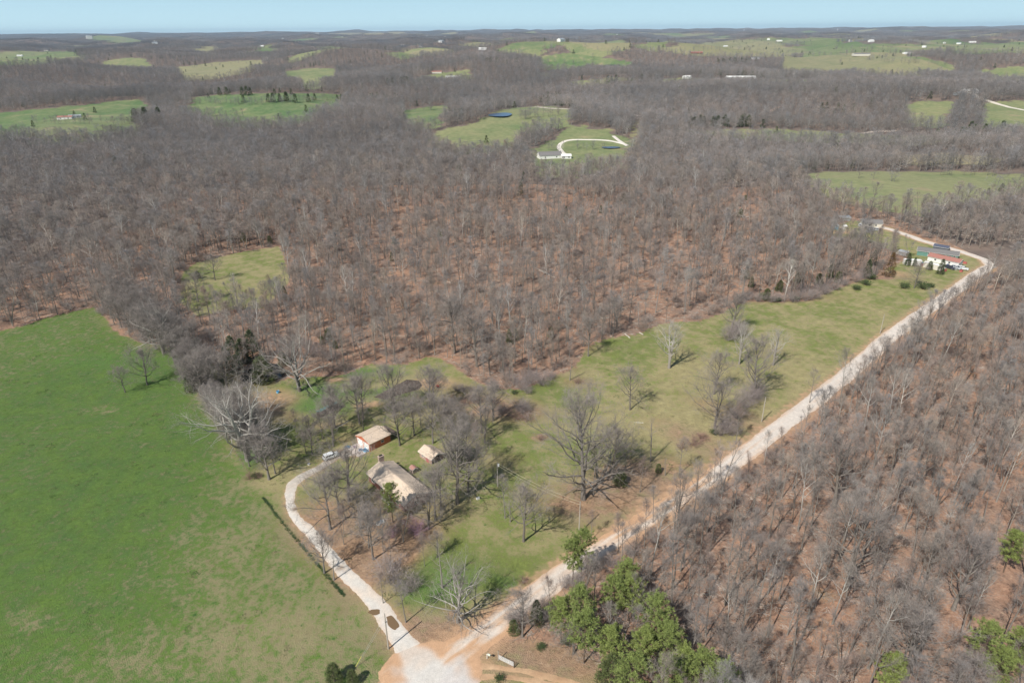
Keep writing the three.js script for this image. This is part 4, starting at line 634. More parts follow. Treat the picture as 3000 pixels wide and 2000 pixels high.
// evergreens: crown centre in the photograph, height of that centre over the ground
function ever(T, px, py, mid_, size, label, o = {}) { const p = at(px, py, mid_); const g = asTree(o.name ?? 'pine_tree', T, size, (px + py) % 6.28, p, leafMat, o.wide ?? 1); kept.push([p.x, p.z, o.keep ?? 2.6]); tag(g, label, 'tree', o.group); return g; }
ever(PINE[2], 896, 1136, 8.5, 0.98, 'lone green pine rising in front of the house roof', { wide: 0.95 });
ever(PINE[0], 1318, 1272, 8.5, 0.92, 'pine beside the gravel road, the shorter-crowned of two', { wide: 1.0 }); ever(PINE[1], 1338, 1254, 9.5, 0.92, 'pine at the gravel road edge with the higher crown of two');
[[1412, 1350, 0], [1332, 1396, 1], [1405, 1456, 2], [1506, 1420, 1], [1442, 1312, 0], [1450, 1345, 2], [1535, 1465, 0], [1480, 1465, 2], [1345, 1440, 0], [1610, 1535, 1], [1545, 1545, 0], [1290, 1395, 2], [1575, 1500, 2], [1660, 1560, 0], [1455, 1545, 1]].forEach(([x, y, k]) => ever(PINE[k], x, y, 9.5, 0.9 + 0.1 * ((x * 13) % 7) / 7, 'yellow-green pine in the grove beside the gravel road junction', { group: 'pine grove', wide: 1.12, keep: 3.2 }));
[[2262, 1490, 1], [2300, 1535, 0], [2345, 1480, 2], [2050, 1535, 2], [2330, 1250, 2]].forEach(([x, y, k]) => ever(PINE[k], x, y, 8, 0.95, 'green pine scattered among the bare trees of the near woods', { group: 'scattered pines' }));
const FARCED = growCedar({ seed: 46, H: 6.5, sprays: 110, leaves: 6, ll: 0.65, lw: 0.17 });
const CED = (px, py, size, label, o = {}) => { const p = at(px, py), g = asTree('cedar_tree', CEDAR[o.k ?? 0], size, (px * 3 + py) % 6.28, p, leafMat, o.wide ?? 1); kept.push([p.x, p.z, o.keep ?? 2]); tag(g, label, 'tree', o.group); };
CED(1054, 1058, 1.45, 'dark green cedar on the lawn behind the small shed', { wide: 1.5, k: 2 });
CED(1512, 1085, 0.62, 'round dark cedar shrub on the litter beside a broken trunk', { k: 2 });
CED(1425, 1112, 0.85, 'spreading cedar in the shade of the very tall oak', { k: 2, wide: 1.5 });
CED(1405, 1568, 1.5, 'large dark cedar beside the pines at the lower edge of the grove', { k: 2, wide: 1.25 });
CED(1232, 1432, 1.05, 'slim cedar at the roadside near the junction', { k: 0 }); CED(1180, 1455, 0.8, 'low cedar under the crooked junction tree', { k: 2 });
[[540, 848, 1.75, 1], [560, 836, 1.7, 0], [525, 858, 1.4, 1], [583, 830, 1.7, 1], [548, 858, 1.3, 0]].forEach(([x, y, s, k]) => CED(x, y, s, 'dark cedar crowding the bank of the small pond', { k, group: 'pond cedars', wide: 1.25 }));
CED(606, 878, 2.1, 'yellow-green broad cedar between the pond and the crooked oak', { k: 2, wide: 1.25 });
[[455, 893, 1.2], [475, 885, 1.0], [436, 902, 0.9]].forEach(([x, y, s]) => CED(x, y, s, 'olive cedar in the thicket at the meadow fence', { k: 1, group: 'fence cedars', wide: 1.2 }));
CED(768, 1566, 1.0, 'dark cedar at the meadow corner by the sandy rut', { k: 2, wide: 1.1 }); CED(810, 1572, 0.8, 'smaller dark cedar beside the meadow corner cedar', { k: 2 });
CED(1265, 775, 0.95, 'bright cedar bush at the front of the brown woods', { k: 2 });
CED(1196, 452, 1.5, 'tall green cedar standing above the bare woods', { k: 1 }); CED(1203, 418, 1.1, 'smaller cedar behind the tall one in the bare woods', { k: 1 });
const ORC = growCedar({ seed: 45, H: 8.5, R: 2.7, sprays: 520, blunt: 0.8, col: [0.17, 0.1, 0.04] });
{ const p = at(2042, 635), g = asTree('cedar_tree', ORC, heightTo(p, 580) / 8.5, 0.4, p, leafMat); tag(g, 'rust-brown conical cedar beside the white trailers', 'tree'); kept.push([p.x, p.z, 4]); }
{ const R = rng(300), spots = [[900, 600], [905, 560], [1010, 545], [1380, 490], [1300, 500], [1360, 505], [1540, 470], [1700, 500], [1712, 460], [1715, 640], [1725, 660], [1760, 690], [1790, 670], [1830, 650], [1905, 640], [1925, 650], [1880, 655], [2005, 610], [1990, 640], [2085, 610], [2100, 612], [2135, 620], [2160, 630], [755, 780], [770, 800], [740, 790], [860, 655], [1750, 370], [1630, 420], [1860, 385], [1870, 390], [1900, 388], [1960, 380], [2300, 440], [2270, 445], [620, 560], [650, 840], [1170, 790], [1185, 782], [655, 690], [10, 680], [455, 640], [560, 555]];
  for (const [x, y] of spots) CED(x, y, 0.7 + 0.6 * R(), `dark ${['red', 'narrow', 'rounded'][Math.floor((x * 7) % 3)]} cedar ${x < 800 ? 'in woods by the glade' : y > 590 && x > 1690 ? 'at the woods edge of the long meadow' : y < 450 ? 'in woods below the far pasture' : 'in the brown-floored woods'}`, { k: [0, 1, 2][Math.floor((x * 7) % 3)], group: 'cedars scattered through the woods' }); }
{ const R = rng(301); for (const [x0, y0, x1, y1, n, where] of [[310, 278, 372, 280, 4, ''], [1560, 290, 1720, 288, 16, 'in the row through the wooded valley'], [1350, 238, 1450, 232, 18, 'in the conifer patch above the pale road'], [490, 235, 790, 229, 12, 'in the hedge between two western green fields'], [500, 220, 640, 216, 6, 'on the top edge of the western fields'], [1640, 142, 1740, 138, 22, 'in the dark patch on the far hillside'], [400, 150, 600, 140, 8, 'along the pale hill field'], [2080, 305, 2350, 320, 10, 'beside the eastern valley lane'], [1380, 190, 1480, 184, 8, 'around the small tan clearings'], [880, 195, 960, 190, 10, 'in the clump below the red-roofed ridge house']]) for (let k = 0; k < n; k++) { const p = at(lerp(x0, x1, R()), lerp(y0, y1, R()) + 3 * R()), big = x0 === 310; const g = asTree('cedar_tree', FARCED, (big ? 2.4 : 1.5) + 0.8 * R(), R() * 6, p, leafMat, 1.25); tag(g, big ? 'big dark pine standing alone by the far red-roofed farm' : `far dark cedar ${where}`, 'tree', big ? 'far farm pines' : `cedars ${where}`); } }
// bushes and thickets
const THICKETS = THICKET;
const bush = (T, px, py, size, label, o = {}) => { const p = at(px, py), g = asTree(o.name ?? 'bush', T, size, (px * 5 + py) % 6.28, p, o.mat ?? twigMat, o.wide ?? 1, ['stems', 'twigs']); kept.push([p.x, p.z, o.keep ?? 1.5]); tag(g, label, o.category ?? 'bush', o.group); };
for (const [x, y, s, lab, grp] of THICKETS) bush(THICK, x, y, s, lab, { group: grp });
bush(THICK, 900, 1335, 1.05, 'big rounded grey thicket beside the bright front lawn', { wide: 1.15 }); bush(THICK, 940, 1360, 0.8, 'smaller grey thicket joined to the big one on the lawn');
bush(REDBUD, 955, 1228, 1.0, 'purple-budded redbud in front of the house'); bush(REDBUD, 900, 1235, 0.6, 'small purple-budded redbud by the pine');
bush(RUSTB, 1200, 1338, 0.55, 'small pinkish bush on the lawn near the road'); bush(RUSTB, 1245, 1010, 0.6, 'rusty low bush alone in the meadow');
[[1245, 885, 1.1], [1215, 880, 1], [1200, 895, 0.9], [1180, 880, 0.8], [1265, 872, 0.7]].forEach(([x, y, s]) => bush(THICK, x, y, s * 0.8, 'mauve-grey thicket at the tip of the woods', { group: 'woods-tip thicket', wide: 1.1 }));
[[1190, 960, 0.9], [1215, 965, 0.8], [1160, 945, 0.8], [1100, 925, 0.7], [1135, 930, 0.8], [1330, 880, 0.7], [1070, 930, 0.7]].forEach(([x, y, s]) => bush(RUSTB, x, y, s, 'rust-brown brush around the fallen limbs', { group: 'rust-brown brush', wide: 1.2 }));
[[1665, 985, 0.95], [1690, 960, 1.1], [1715, 935, 1.1], [1680, 1000, 0.8], [1740, 915, 1.0], [1655, 1000, 0.8], [1725, 920, 1.0]].forEach(([x, y, s]) => bush(THICK, x, y, s, 'dense brush in the meadow thicket beside the road', { group: 'meadow thicket brush' }));
[[1590, 1020, 0.8], [1610, 1010, 0.7], [1570, 1030, 0.6]].forEach(([x, y, s]) => bush(RUSTB, x, y, s, 'low brown brush in the litter between meadow and road', { group: 'verge brush', wide: 1.4 }));
[[1640, 995, 0.8], [1690, 975, 0.7], [1990, 655, 1.3], [2000, 640, 1.4], [1965, 665, 1.2], [1750, 685, 1.3], [1830, 690, 1.1], [1780, 692, 1.2], [2075, 662, 1.4], [2120, 664, 1.5], [2140, 660, 1.1], [1150, 1560, 0.6], [1240, 1490, 0.6], [1300, 1480, 0.7], [590, 1095, 0.7], [1180, 905, 0.7]].forEach(([x, y, s]) => bush(GREENB, x, y, s, 'green leafy shrub on the grass edge', { group: 'green shrubs', mat: leafMat, wide: 1.2 }));
[[575, 1100, 0.7], [590, 1098, 0.6]].forEach(([x, y, s]) => bush(RUSTB, x, y, s, 'brown brush heap at the fence corner by the driveway', { group: 'fence corner brush' }));
[[640, 800, 0.9], [660, 825, 0.9], [560, 800, 0.8], [720, 820, 0.9], [700, 800, 0.8], [480, 830, 0.8], [760, 830, 0.9]].forEach(([x, y, s]) => bush(THICK, x, y, s, 'grey thicket along the near side of the pond woods', { group: 'pond woods thicket' }));
[[1200, 1430, 0.55], [1250, 1420, 0.6], [1300, 1350, 0.55], [1360, 1310, 0.6], [1400, 1300, 0.6], [1450, 1275, 0.6], [1180, 1430, 0.5], [1330, 1345, 0.55], [1230, 1415, 0.5], [1500, 1245, 0.55], [1570, 1200, 0.6], [1630, 1155, 0.6], [1700, 1100, 0.6], [1770, 1055, 0.6]].forEach(([x, y, s]) => bush(THICK, x, y, s, 'twiggy roadside brush on the woods side of the gravel', { group: 'roadside brush', keep: 1 }));
// ---------------------------------------------------------------- buildings, vehicles and small things
const mats = {};
const mat = (name, r, g, b, o = {}) => mats[name] ??= new THREE.MeshStandardMaterial({ name, color: new THREE.Color().setRGB(r, g, b), roughness: 0.75, ...o });
function speckle(name, a, b, metres, streak = 1) { const n = 256, d = bytes(n); for (let j = 0; j < n; j++) for (let i = 0; i < n; i++) { const t = clamp(0.5 + 0.5 * noise(i / 8 * streak + 3, j / 8) + 0.35 * (hash2(i, j) - 0.5) + 0.3 * noise(i / 40 * streak, j / 40)), k = (j * n + i) * 4; for (let c = 0; c < 3; c++) d[k + c] = toS(lerp(a[c], b[c], t)); d[k + 3] = 255; } const t = texture(d, n); t.wrapS = t.wrapT = THREE.RepeatWrapping; t.repeat.set(1 / metres, 1 / metres); return mats[name] = new THREE.MeshStandardMaterial({ name, map: t, roughness: 0.8 }); }
const brick = speckle('brick_wall', [0.2, 0.075, 0.055], [0.32, 0.14, 0.1], 1.2), tanRoof = speckle('tan_roof', [0.58, 0.46, 0.35], [0.68, 0.55, 0.43], 5, 0.3), greyRoof = speckle('grey_shingle', [0.15, 0.14, 0.135], [0.23, 0.22, 0.21], 2), redRoof = speckle('red_roof', [0.29, 0.125, 0.1], [0.4, 0.19, 0.15], 4), white = mat('white_paint', 0.78, 0.77, 0.74), orange = speckle('orange_wall', [0.46, 0.13, 0.06], [0.58, 0.19, 0.09], 3), dark = mat('dark_glass', 0.03, 0.035, 0.045, { roughness: 0.15 }), trim = mat('white_trim', 0.7, 0.69, 0.66), green = speckle('green_siding', [0.1, 0.22, 0.185], [0.15, 0.28, 0.24], 3), greyMetal = mat('grey_metal', 0.42, 0.45, 0.47, { roughness: 0.5, metalness: 0.3 }), darkWood = speckle('dark_wood', [0.07, 0.05, 0.04], [0.13, 0.1, 0.08], 1.5), blueWall = speckle('blue_wall', [0.16, 0.32, 0.42], [0.24, 0.42, 0.5], 3), tealRoof = speckle('teal_roof', [0.05, 0.2, 0.2], [0.1, 0.28, 0.27], 4, 0.3), poleWood = speckle('pole_wood', [0.34, 0.3, 0.25], [0.46, 0.42, 0.36], 1), cream = mat('cream_siding', 0.66, 0.62, 0.54);
function uvm(g) { g = g.index ? g.toNonIndexed() : g; g.computeVertexNormals(); const p = g.attributes.position, n = g.attributes.normal, uv = new Float32Array(p.count * 2); for (let i = 0; i < p.count; i++) { const ax = Math.abs(n.getX(i)), ay = Math.abs(n.getY(i)), az = Math.abs(n.getZ(i)); if (ay > 0.75) { uv[i * 2] = p.getX(i); uv[i * 2 + 1] = p.getZ(i); } else if (ax > az) { uv[i * 2] = p.getZ(i); uv[i * 2 + 1] = p.getY(i); } else { uv[i * 2] = p.getX(i); uv[i * 2 + 1] = p.getY(i); } } g.setAttribute('uv', new THREE.BufferAttribute(uv, 2)); return g; }
const bx = (w, h, d, x = 0, y = 0, z = 0) => new THREE.BoxGeometry(w, h, d).translate(x, y, z);
const cyl = (r0, r1, h, x = 0, y = 0, z = 0, n = 16) => new THREE.CylinderGeometry(r0, r1, h, n).translate(x, y, z);
const part = (parent, name, geos, m) => { const g = Array.isArray(geos) ? (geos.length > 1 ? mergeGeometries(geos.map((x) => uvm(x))) : uvm(geos[0])) : uvm(geos), o = new THREE.Mesh(g, m); o.name = name; parent.add(o); return o; };
function thing(name, label, category, p, turn = 0, group) { const g = new THREE.Group(); g.name = numbered(name); g.position.set(p.x, p.y ?? ground(p.x, p.z), p.z); g.rotation.y = turn; scene.add(g); tag(g, label, category, group); return g; }
const turnOf = (a, b) => -Math.atan2(b.z - a.z, b.x - a.x);
function windowOn(g, side, u, y, w, h, L, W, m = trim) {
  const o = new THREE.Group(); o.name = 'window'; const z = W / 2 + 0.03, x = L / 2 + 0.03;
  if (side === 'front') o.position.set(u, y, z); if (side === 'back') { o.position.set(u, y, -z); o.rotation.y = Math.PI; } if (side === 'left') { o.position.set(-x, y, u); o.rotation.y = -Math.PI / 2; } if (side === 'right') { o.position.set(x, y, u); o.rotation.y = Math.PI / 2; }
  part(o, 'frame', [bx(w + 0.16, 0.09, 0.07, 0, h / 2), bx(w + 0.2, 0.1, 0.1, 0, -h / 2), bx(0.08, h, 0.07, -w / 2), bx(0.08, h, 0.07, w / 2), bx(0.05, h, 0.05)], m); part(o, 'pane', bx(w, h, 0.03), dark); g.add(o); return o;
}
function gable(name, label, category, c, turn, o) {
  o = { L: 10, W: 7, eave: 2.6, rise: 1.2, over: 0.35, wall: white, roof: greyRoof, ...o };
  const g = thing(name, label, category, c, turn, o.group), { L, W, eave, rise, over } = o, s = new THREE.Shape([[-W / 2, -0.3], [W / 2, -0.3], [W / 2, eave], [0, eave + rise], [-W / 2, eave]].map(([x, y]) => new THREE.Vector2(x, y)));
  const wg = new THREE.ExtrudeGeometry(s, { depth: L, bevelEnabled: false }); wg.translate(0, 0, -L / 2); wg.rotateY(Math.PI / 2); if (!o.open) part(g, 'wall', wg, o.wall); else { const e = new THREE.ExtrudeGeometry(s, { depth: 0.1, bevelEnabled: false }); e.rotateY(Math.PI / 2); part(g, 'end_wall', e.translate(-L / 2, 0, 0), o.wall); for (const d of [-1, 1]) part(g, 'side_wall', bx(L - 0.1, eave + 0.3, 0.1, 0.05, eave / 2 - 0.15, d * (W / 2 - 0.05)), o.wall); part(g, 'floor', bx(L - 0.2, 0.06, W - 0.2, 0, 0.03, 0), darkWood); part(g, 'shelf', bx(L * 0.7, 0.06, 0.7, -0.4, 1.0, -W / 2 + 0.5), darkWood); }
  const sl = Math.hypot(W / 2, rise) + over, an = Math.atan2(rise, W / 2), th = 0.1;
  for (const d of [1, -1]) { const r = bx(L + 2 * over, th, sl, 0, th / 2 + 0.02, d * sl / 2); r.rotateX(d * an); r.translate(0, eave + rise, 0); part(g, 'roof_slope', r, o.roof); const f = bx(L + 2 * over, 0.18, 0.05, 0, -0.05, d * (sl + 0.03)); f.rotateX(d * an); f.translate(0, eave + rise, 0); part(g, 'fascia', f, o.trim ?? trim); }
  const rc = bx(L + 2 * over + 0.02, 0.06, 0.36, 0, eave + rise + 0.14, 0); part(g, 'ridge_cap', rc, o.cap ?? o.roof);
  for (const d of [-1, 1]) for (const e of [1, -1]) { const b = bx(0.06, 0.2, sl, 0, -0.02, e * sl / 2); b.rotateX(e * an); b.translate(d * (L / 2 + over + 0.035), eave + rise, 0); part(g, 'bargeboard', b, o.barge ?? o.trim ?? trim); }
  for (const w of o.windows ?? []) windowOn(g, ...w, L, W); return lit(g);
}
// the farmhouse
{
  const A = at(841, 1086.5, 2.7), C = at(901.8, 1056.7, 2.7), D = at(989.4, 1126.4, 2.7), W = Math.hypot(A.x - C.x, A.z - C.z) - 0.8, L = Math.hypot(C.x - D.x, C.z - D.z) - 0.8, mx = (A.x + D.x) / 2, mz = (A.z + D.z) / 2, turn = turnOf(C, D), p = V3(mx, ground(mx, mz), mz);
  const g = gable('farmhouse', 'low brick farmhouse with a long tan roof and end chimney', 'house', p, turn, { L, W, eave: 2.65, rise: 1.5, over: 0.5, wall: brick, roof: tanRoof, windows: [['left', -2, 1.4, 1.3, 1.2], ['left', 1.6, 1.4, 1.5, 1.2], ['front', -L * 0.36, 1.4, 1.6, 1.2], ['front', -L * 0.1, 1.4, 1.2, 1.2], ['front', L * 0.32, 1.4, 1.6, 1.2], ['back', -L * 0.3, 1.4, 1.2, 1.1], ['back', L * 0.25, 1.4, 1.4, 1.1], ['right', 0, 1.4, 1.4, 1.1]] });
  const ch = part(g, 'chimney', [bx(0.8, 5.6, 1.5, -L / 2 - 0.95, 2.6, -0.9), bx(1.0, 0.15, 1.7, -L / 2 - 0.95, 5.42, -0.9)], speckle('chimney_brick', [0.45, 0.33, 0.27], [0.6, 0.46, 0.38], 1)); part(ch, 'flue', bx(0.4, 0.3, 0.9, -L / 2 - 0.95, 5.6, -0.9), mat('soot', 0.04, 0.035, 0.03));
  const d = part(g, 'door', bx(1.0, 2.05, 0.06, L * 0.1, 1.03, W / 2 + 0.04), mat('door_paint', 0.42, 0.36, 0.3)); part(d, 'handle', new THREE.SphereGeometry(0.05, 8, 6).translate(L * 0.1 + 0.38, 1.0, W / 2 + 0.1), greyMetal);
  part(g, 'porch_slab', bx(5, 0.2, 1.6, L * 0.1, 0.05, W / 2 + 0.85), mat('concrete', 0.45, 0.43, 0.4)); for (const u of [-2.3, 2.3]) part(g, 'porch_post', bx(0.12, 2.4, 0.12, L * 0.1 + u, 1.35, W / 2 + 0.42), white);
  part(g, 'gutter', bx(L + 0.6, 0.1, 0.12, 0, 2.28, -W / 2 - 0.62), mat('dark_gutter', 0.06, 0.05, 0.045)); kept.push([mx, mz, 10]); lit(g);
}
// the garage
{
  const A = at(817.1, 998.8, 2.7), B = at(846.5, 1021, 2.7), C = at(866.6, 975.4, 2.7), W = Math.hypot(A.x - B.x, A.z - B.z) - 0.5, L = Math.hypot(A.x - C.x, A.z - C.z) - 0.4, D = V3(B.x + C.x - A.x, 0, B.z + C.z - A.z), mx = (A.x + D.x) / 2, mz = (A.z + D.z) / 2, turn = turnOf(A, C);
  const g = gable('garage', 'red-orange two-door garage with a tan roof', 'garage', V3(mx, ground(mx, mz), mz), turn, { L, W, eave: 2.6, rise: 1.1, over: 0.25, wall: orange, roof: tanRoof, trim: mat('tan_trim', 0.5, 0.4, 0.3), barge: orange, windows: [['front', 0.8, 1.5, 0.9, 0.8]] });
  for (const z of [-W * 0.235, W * 0.235]) { const d = new THREE.Group(); d.name = 'garage_door'; d.position.set(-L / 2 - 0.04, 0, z); for (let k = 0; k < 4; k++) part(d, 'panel', bx(0.06, 0.51, W * 0.41, 0, 0.3 + k * 0.53, 0), white); g.add(d); }
  part(g, 'concrete_apron', bx(4, 0.12, W * 0.95, -L / 2 - 2.1, 0.03, 0), speckle('apron', [0.5, 0.42, 0.38], [0.66, 0.58, 0.52], 3)); const lt = part(g, 'lean_to_roof', bx(2.6, 0.08, W * 0.8, L / 2 + 1.3, 2.05, 0), darkWood); for (const z of [-W * 0.36, W * 0.36]) part(g, 'lean_to_post', bx(0.1, 2.1, 0.1, L / 2 + 2.4, 1.0, z), darkWood);
  kept.push([mx, mz, 6.5]); lit(g);
}
// the small shed behind the house
{ const A = at(963, 1032.5, 2.2), B = at(991.6, 1051.5, 2.2), L = 5.6, W = 4.2, turn = turnOf(A, B), c = at(991, 1051, 0), g = gable('garden_shed', 'small tan-roofed shed with a dark open end behind the house', 'shed', c, turn, { L, W, eave: 1.9, rise: 1.0, open: true, wall: speckle('shed_red', [0.33, 0.2, 0.16], [0.5, 0.36, 0.3], 2), roof: tanRoof, barge: trim, windows: [['front', -1.2, 1.2, 0.8, 0.7]] });
   part(g, 'door', bx(1.1, 1.7, 0.06, 0.9, 0.85, W / 2 + 0.04), mat('faded_red', 0.45, 0.12, 0.11)); kept.push([c.x, c.z, 4]); lit(g); }
{ const c = at(950, 1083), g = gable('pump_house', 'tiny brick pump house with a red roof beside the farmhouse', 'pump house', c, turnOf(at(901.8, 1056.7, 2.7), at(989.4, 1126.4, 2.7)), { L: 1.7, W: 1.5, eave: 1.3, rise: 0.4, over: 0.12, wall: speckle('pale_brick', [0.4, 0.31, 0.27], [0.5, 0.4, 0.34], 1), roof: speckle('pink_roof', [0.4, 0.2, 0.16], [0.48, 0.26, 0.21], 1) }); part(g, 'door', bx(0.6, 1.0, 0.05, 0, 0.5, 0.79), darkWood); lit(g); }
// the chicken coop with its green roof
{ const P = (x, y) => [(900 + x / 14.7) * 0.784, (1160 + y / 14.7) * 0.784], a = at(...P(400, 700), 2.1), b = at(...P(1050, 370), 2.1), L = 7.5, c = at(...P(900, 700)), g = thing('chicken_coop', 'long low coop with a sloping green metal roof by the garden', 'coop', c, turnOf(a, b));
  const r = bx(L, 0.08, 2.6, 0, 0, 0); r.rotateX(-0.3); r.translate(0, 2.05, 0); part(g, 'roof', r, tealRoof); part(g, 'back_wall', bx(L - 0.3, 1.5, 0.08, 0, 0.75, -1.0), darkWood); for (const x of [-L / 2 + 0.2, L / 2 - 0.2]) part(g, 'side_wall', bx(0.08, 1.6, 2.0, x, 0.8, 0), darkWood); for (let k = 0; k < 5; k++) part(g, 'post', bx(0.1, 2.2, 0.1, -L / 2 + 0.2 + k * (L - 0.4) / 4, 1.1, 1.0), darkWood); part(g, 'front_board', bx(L - 0.4, 0.6, 0.06, 0, 0.4, 1.02), darkWood); kept.push([c.x, c.z, 4]); lit(g); }
// vehicles
function wheel(g, x, y, z, r) { const w = new THREE.Group(); w.name = 'wheel'; w.position.set(x, y, z); part(w, 'tyre', cyl(r, r, 0.24, 0, 0, 0, 18).rotateX(Math.PI / 2), mat('rubber', 0.025, 0.025, 0.026, { roughness: 0.9 })); part(w, 'rim', cyl(r * 0.6, r * 0.6, 0.26, 0, 0, 0, 14).rotateX(Math.PI / 2), mat('rim_metal', 0.5, 0.5, 0.5, { metalness: 0.6, roughness: 0.4 })); g.add(w); }
function car(name, label, c, turn, paint, group, pickup = false) {
  const g = thing(name, label, pickup ? 'truck' : 'car', c, turn, group), ext = (pts, w, z0, m, nm, bev = 0.05) => { const s = new THREE.Shape(pts.map(([x, y]) => new THREE.Vector2(x, y))), e = new THREE.ExtrudeGeometry(s, { depth: w - 2 * bev, bevelEnabled: true, bevelSize: bev, bevelThickness: bev, bevelSegments: 2 }); e.translate(0, 0, z0 - w / 2 + bev); return part(g, nm, e, m); };
  ext([[-2.3, 0.42], [2.25, 0.42], [2.3, 0.72], [2.2, 0.93], [1.15, 1.04], [-2.28, 1.04], [-2.34, 0.75]], 1.82, 0, paint, 'body');
  const back = pickup ? -0.35 : -2.2, roofB = pickup ? -0.2 : -2.0;
  ext([[back, 1.06], [1.12, 1.06], [0.45, 1.68], [roofB, 1.7]], 1.58, 0, paint, 'cabin');
  const ws = new THREE.BoxGeometry(0.86, 0.03, 1.36); ws.rotateZ(-0.72); ws.translate(0.84, 1.42, 0); part(g, 'windscreen', ws, dark);
  for (const z of [-0.8, 0.8]) { for (const [x, w] of pickup ? [[0.15, 0.7]] : [[0.2, 0.75], [-0.72, 0.85], [-1.6, 0.65]]) part(g, 'side_window', bx(w, 0.42, 0.03, x, 1.4, z), dark); part(g, 'headlight', bx(0.05, 0.16, 0.35, 2.33, 0.8, z * 0.8), mat('lamp_glass', 0.75, 0.75, 0.72, { roughness: 0.2 })); part(g, 'tail_light', bx(0.04, 0.25, 0.16, -2.38, 0.88, z), mat('red_lens', 0.35, 0.03, 0.03)); }
  part(g, 'rear_window', bx(0.03, 0.42, 1.3, back - 0.04, 1.4, 0), dark); part(g, 'front_bumper', bx(0.14, 0.2, 1.75, 2.36, 0.5, 0), mat('bumper_grey', 0.2, 0.2, 0.2)); part(g, 'rear_bumper', bx(0.14, 0.2, 1.75, -2.4, 0.5, 0), mat('bumper_grey', 0.2, 0.2, 0.2)); if (pickup) part(g, 'bed', bx(1.75, 0.04, 1.4, -1.35, 1.1, 0), mat('bed_dark', 0.08, 0.08, 0.08));
  for (const x of [-1.4, 1.4]) for (const z of [-0.82, 0.82]) wheel(g, x, 0.36, z, 0.36); kept.push([c.x, c.z, 3]); return lit(g);
}
const whiteCar = new THREE.MeshPhysicalMaterial({ name: 'white_car_paint', color: new THREE.Color(0.74, 0.76, 0.76), roughness: 0.4, clearcoat: 0.6 });
{ const a = at(751, 1054), b = at(773, 1045), c = at(761, 1051); car('parked_suv', 'white sport utility vehicle parked at the end of the driveway', c, turnOf(a, b), whiteCar); }
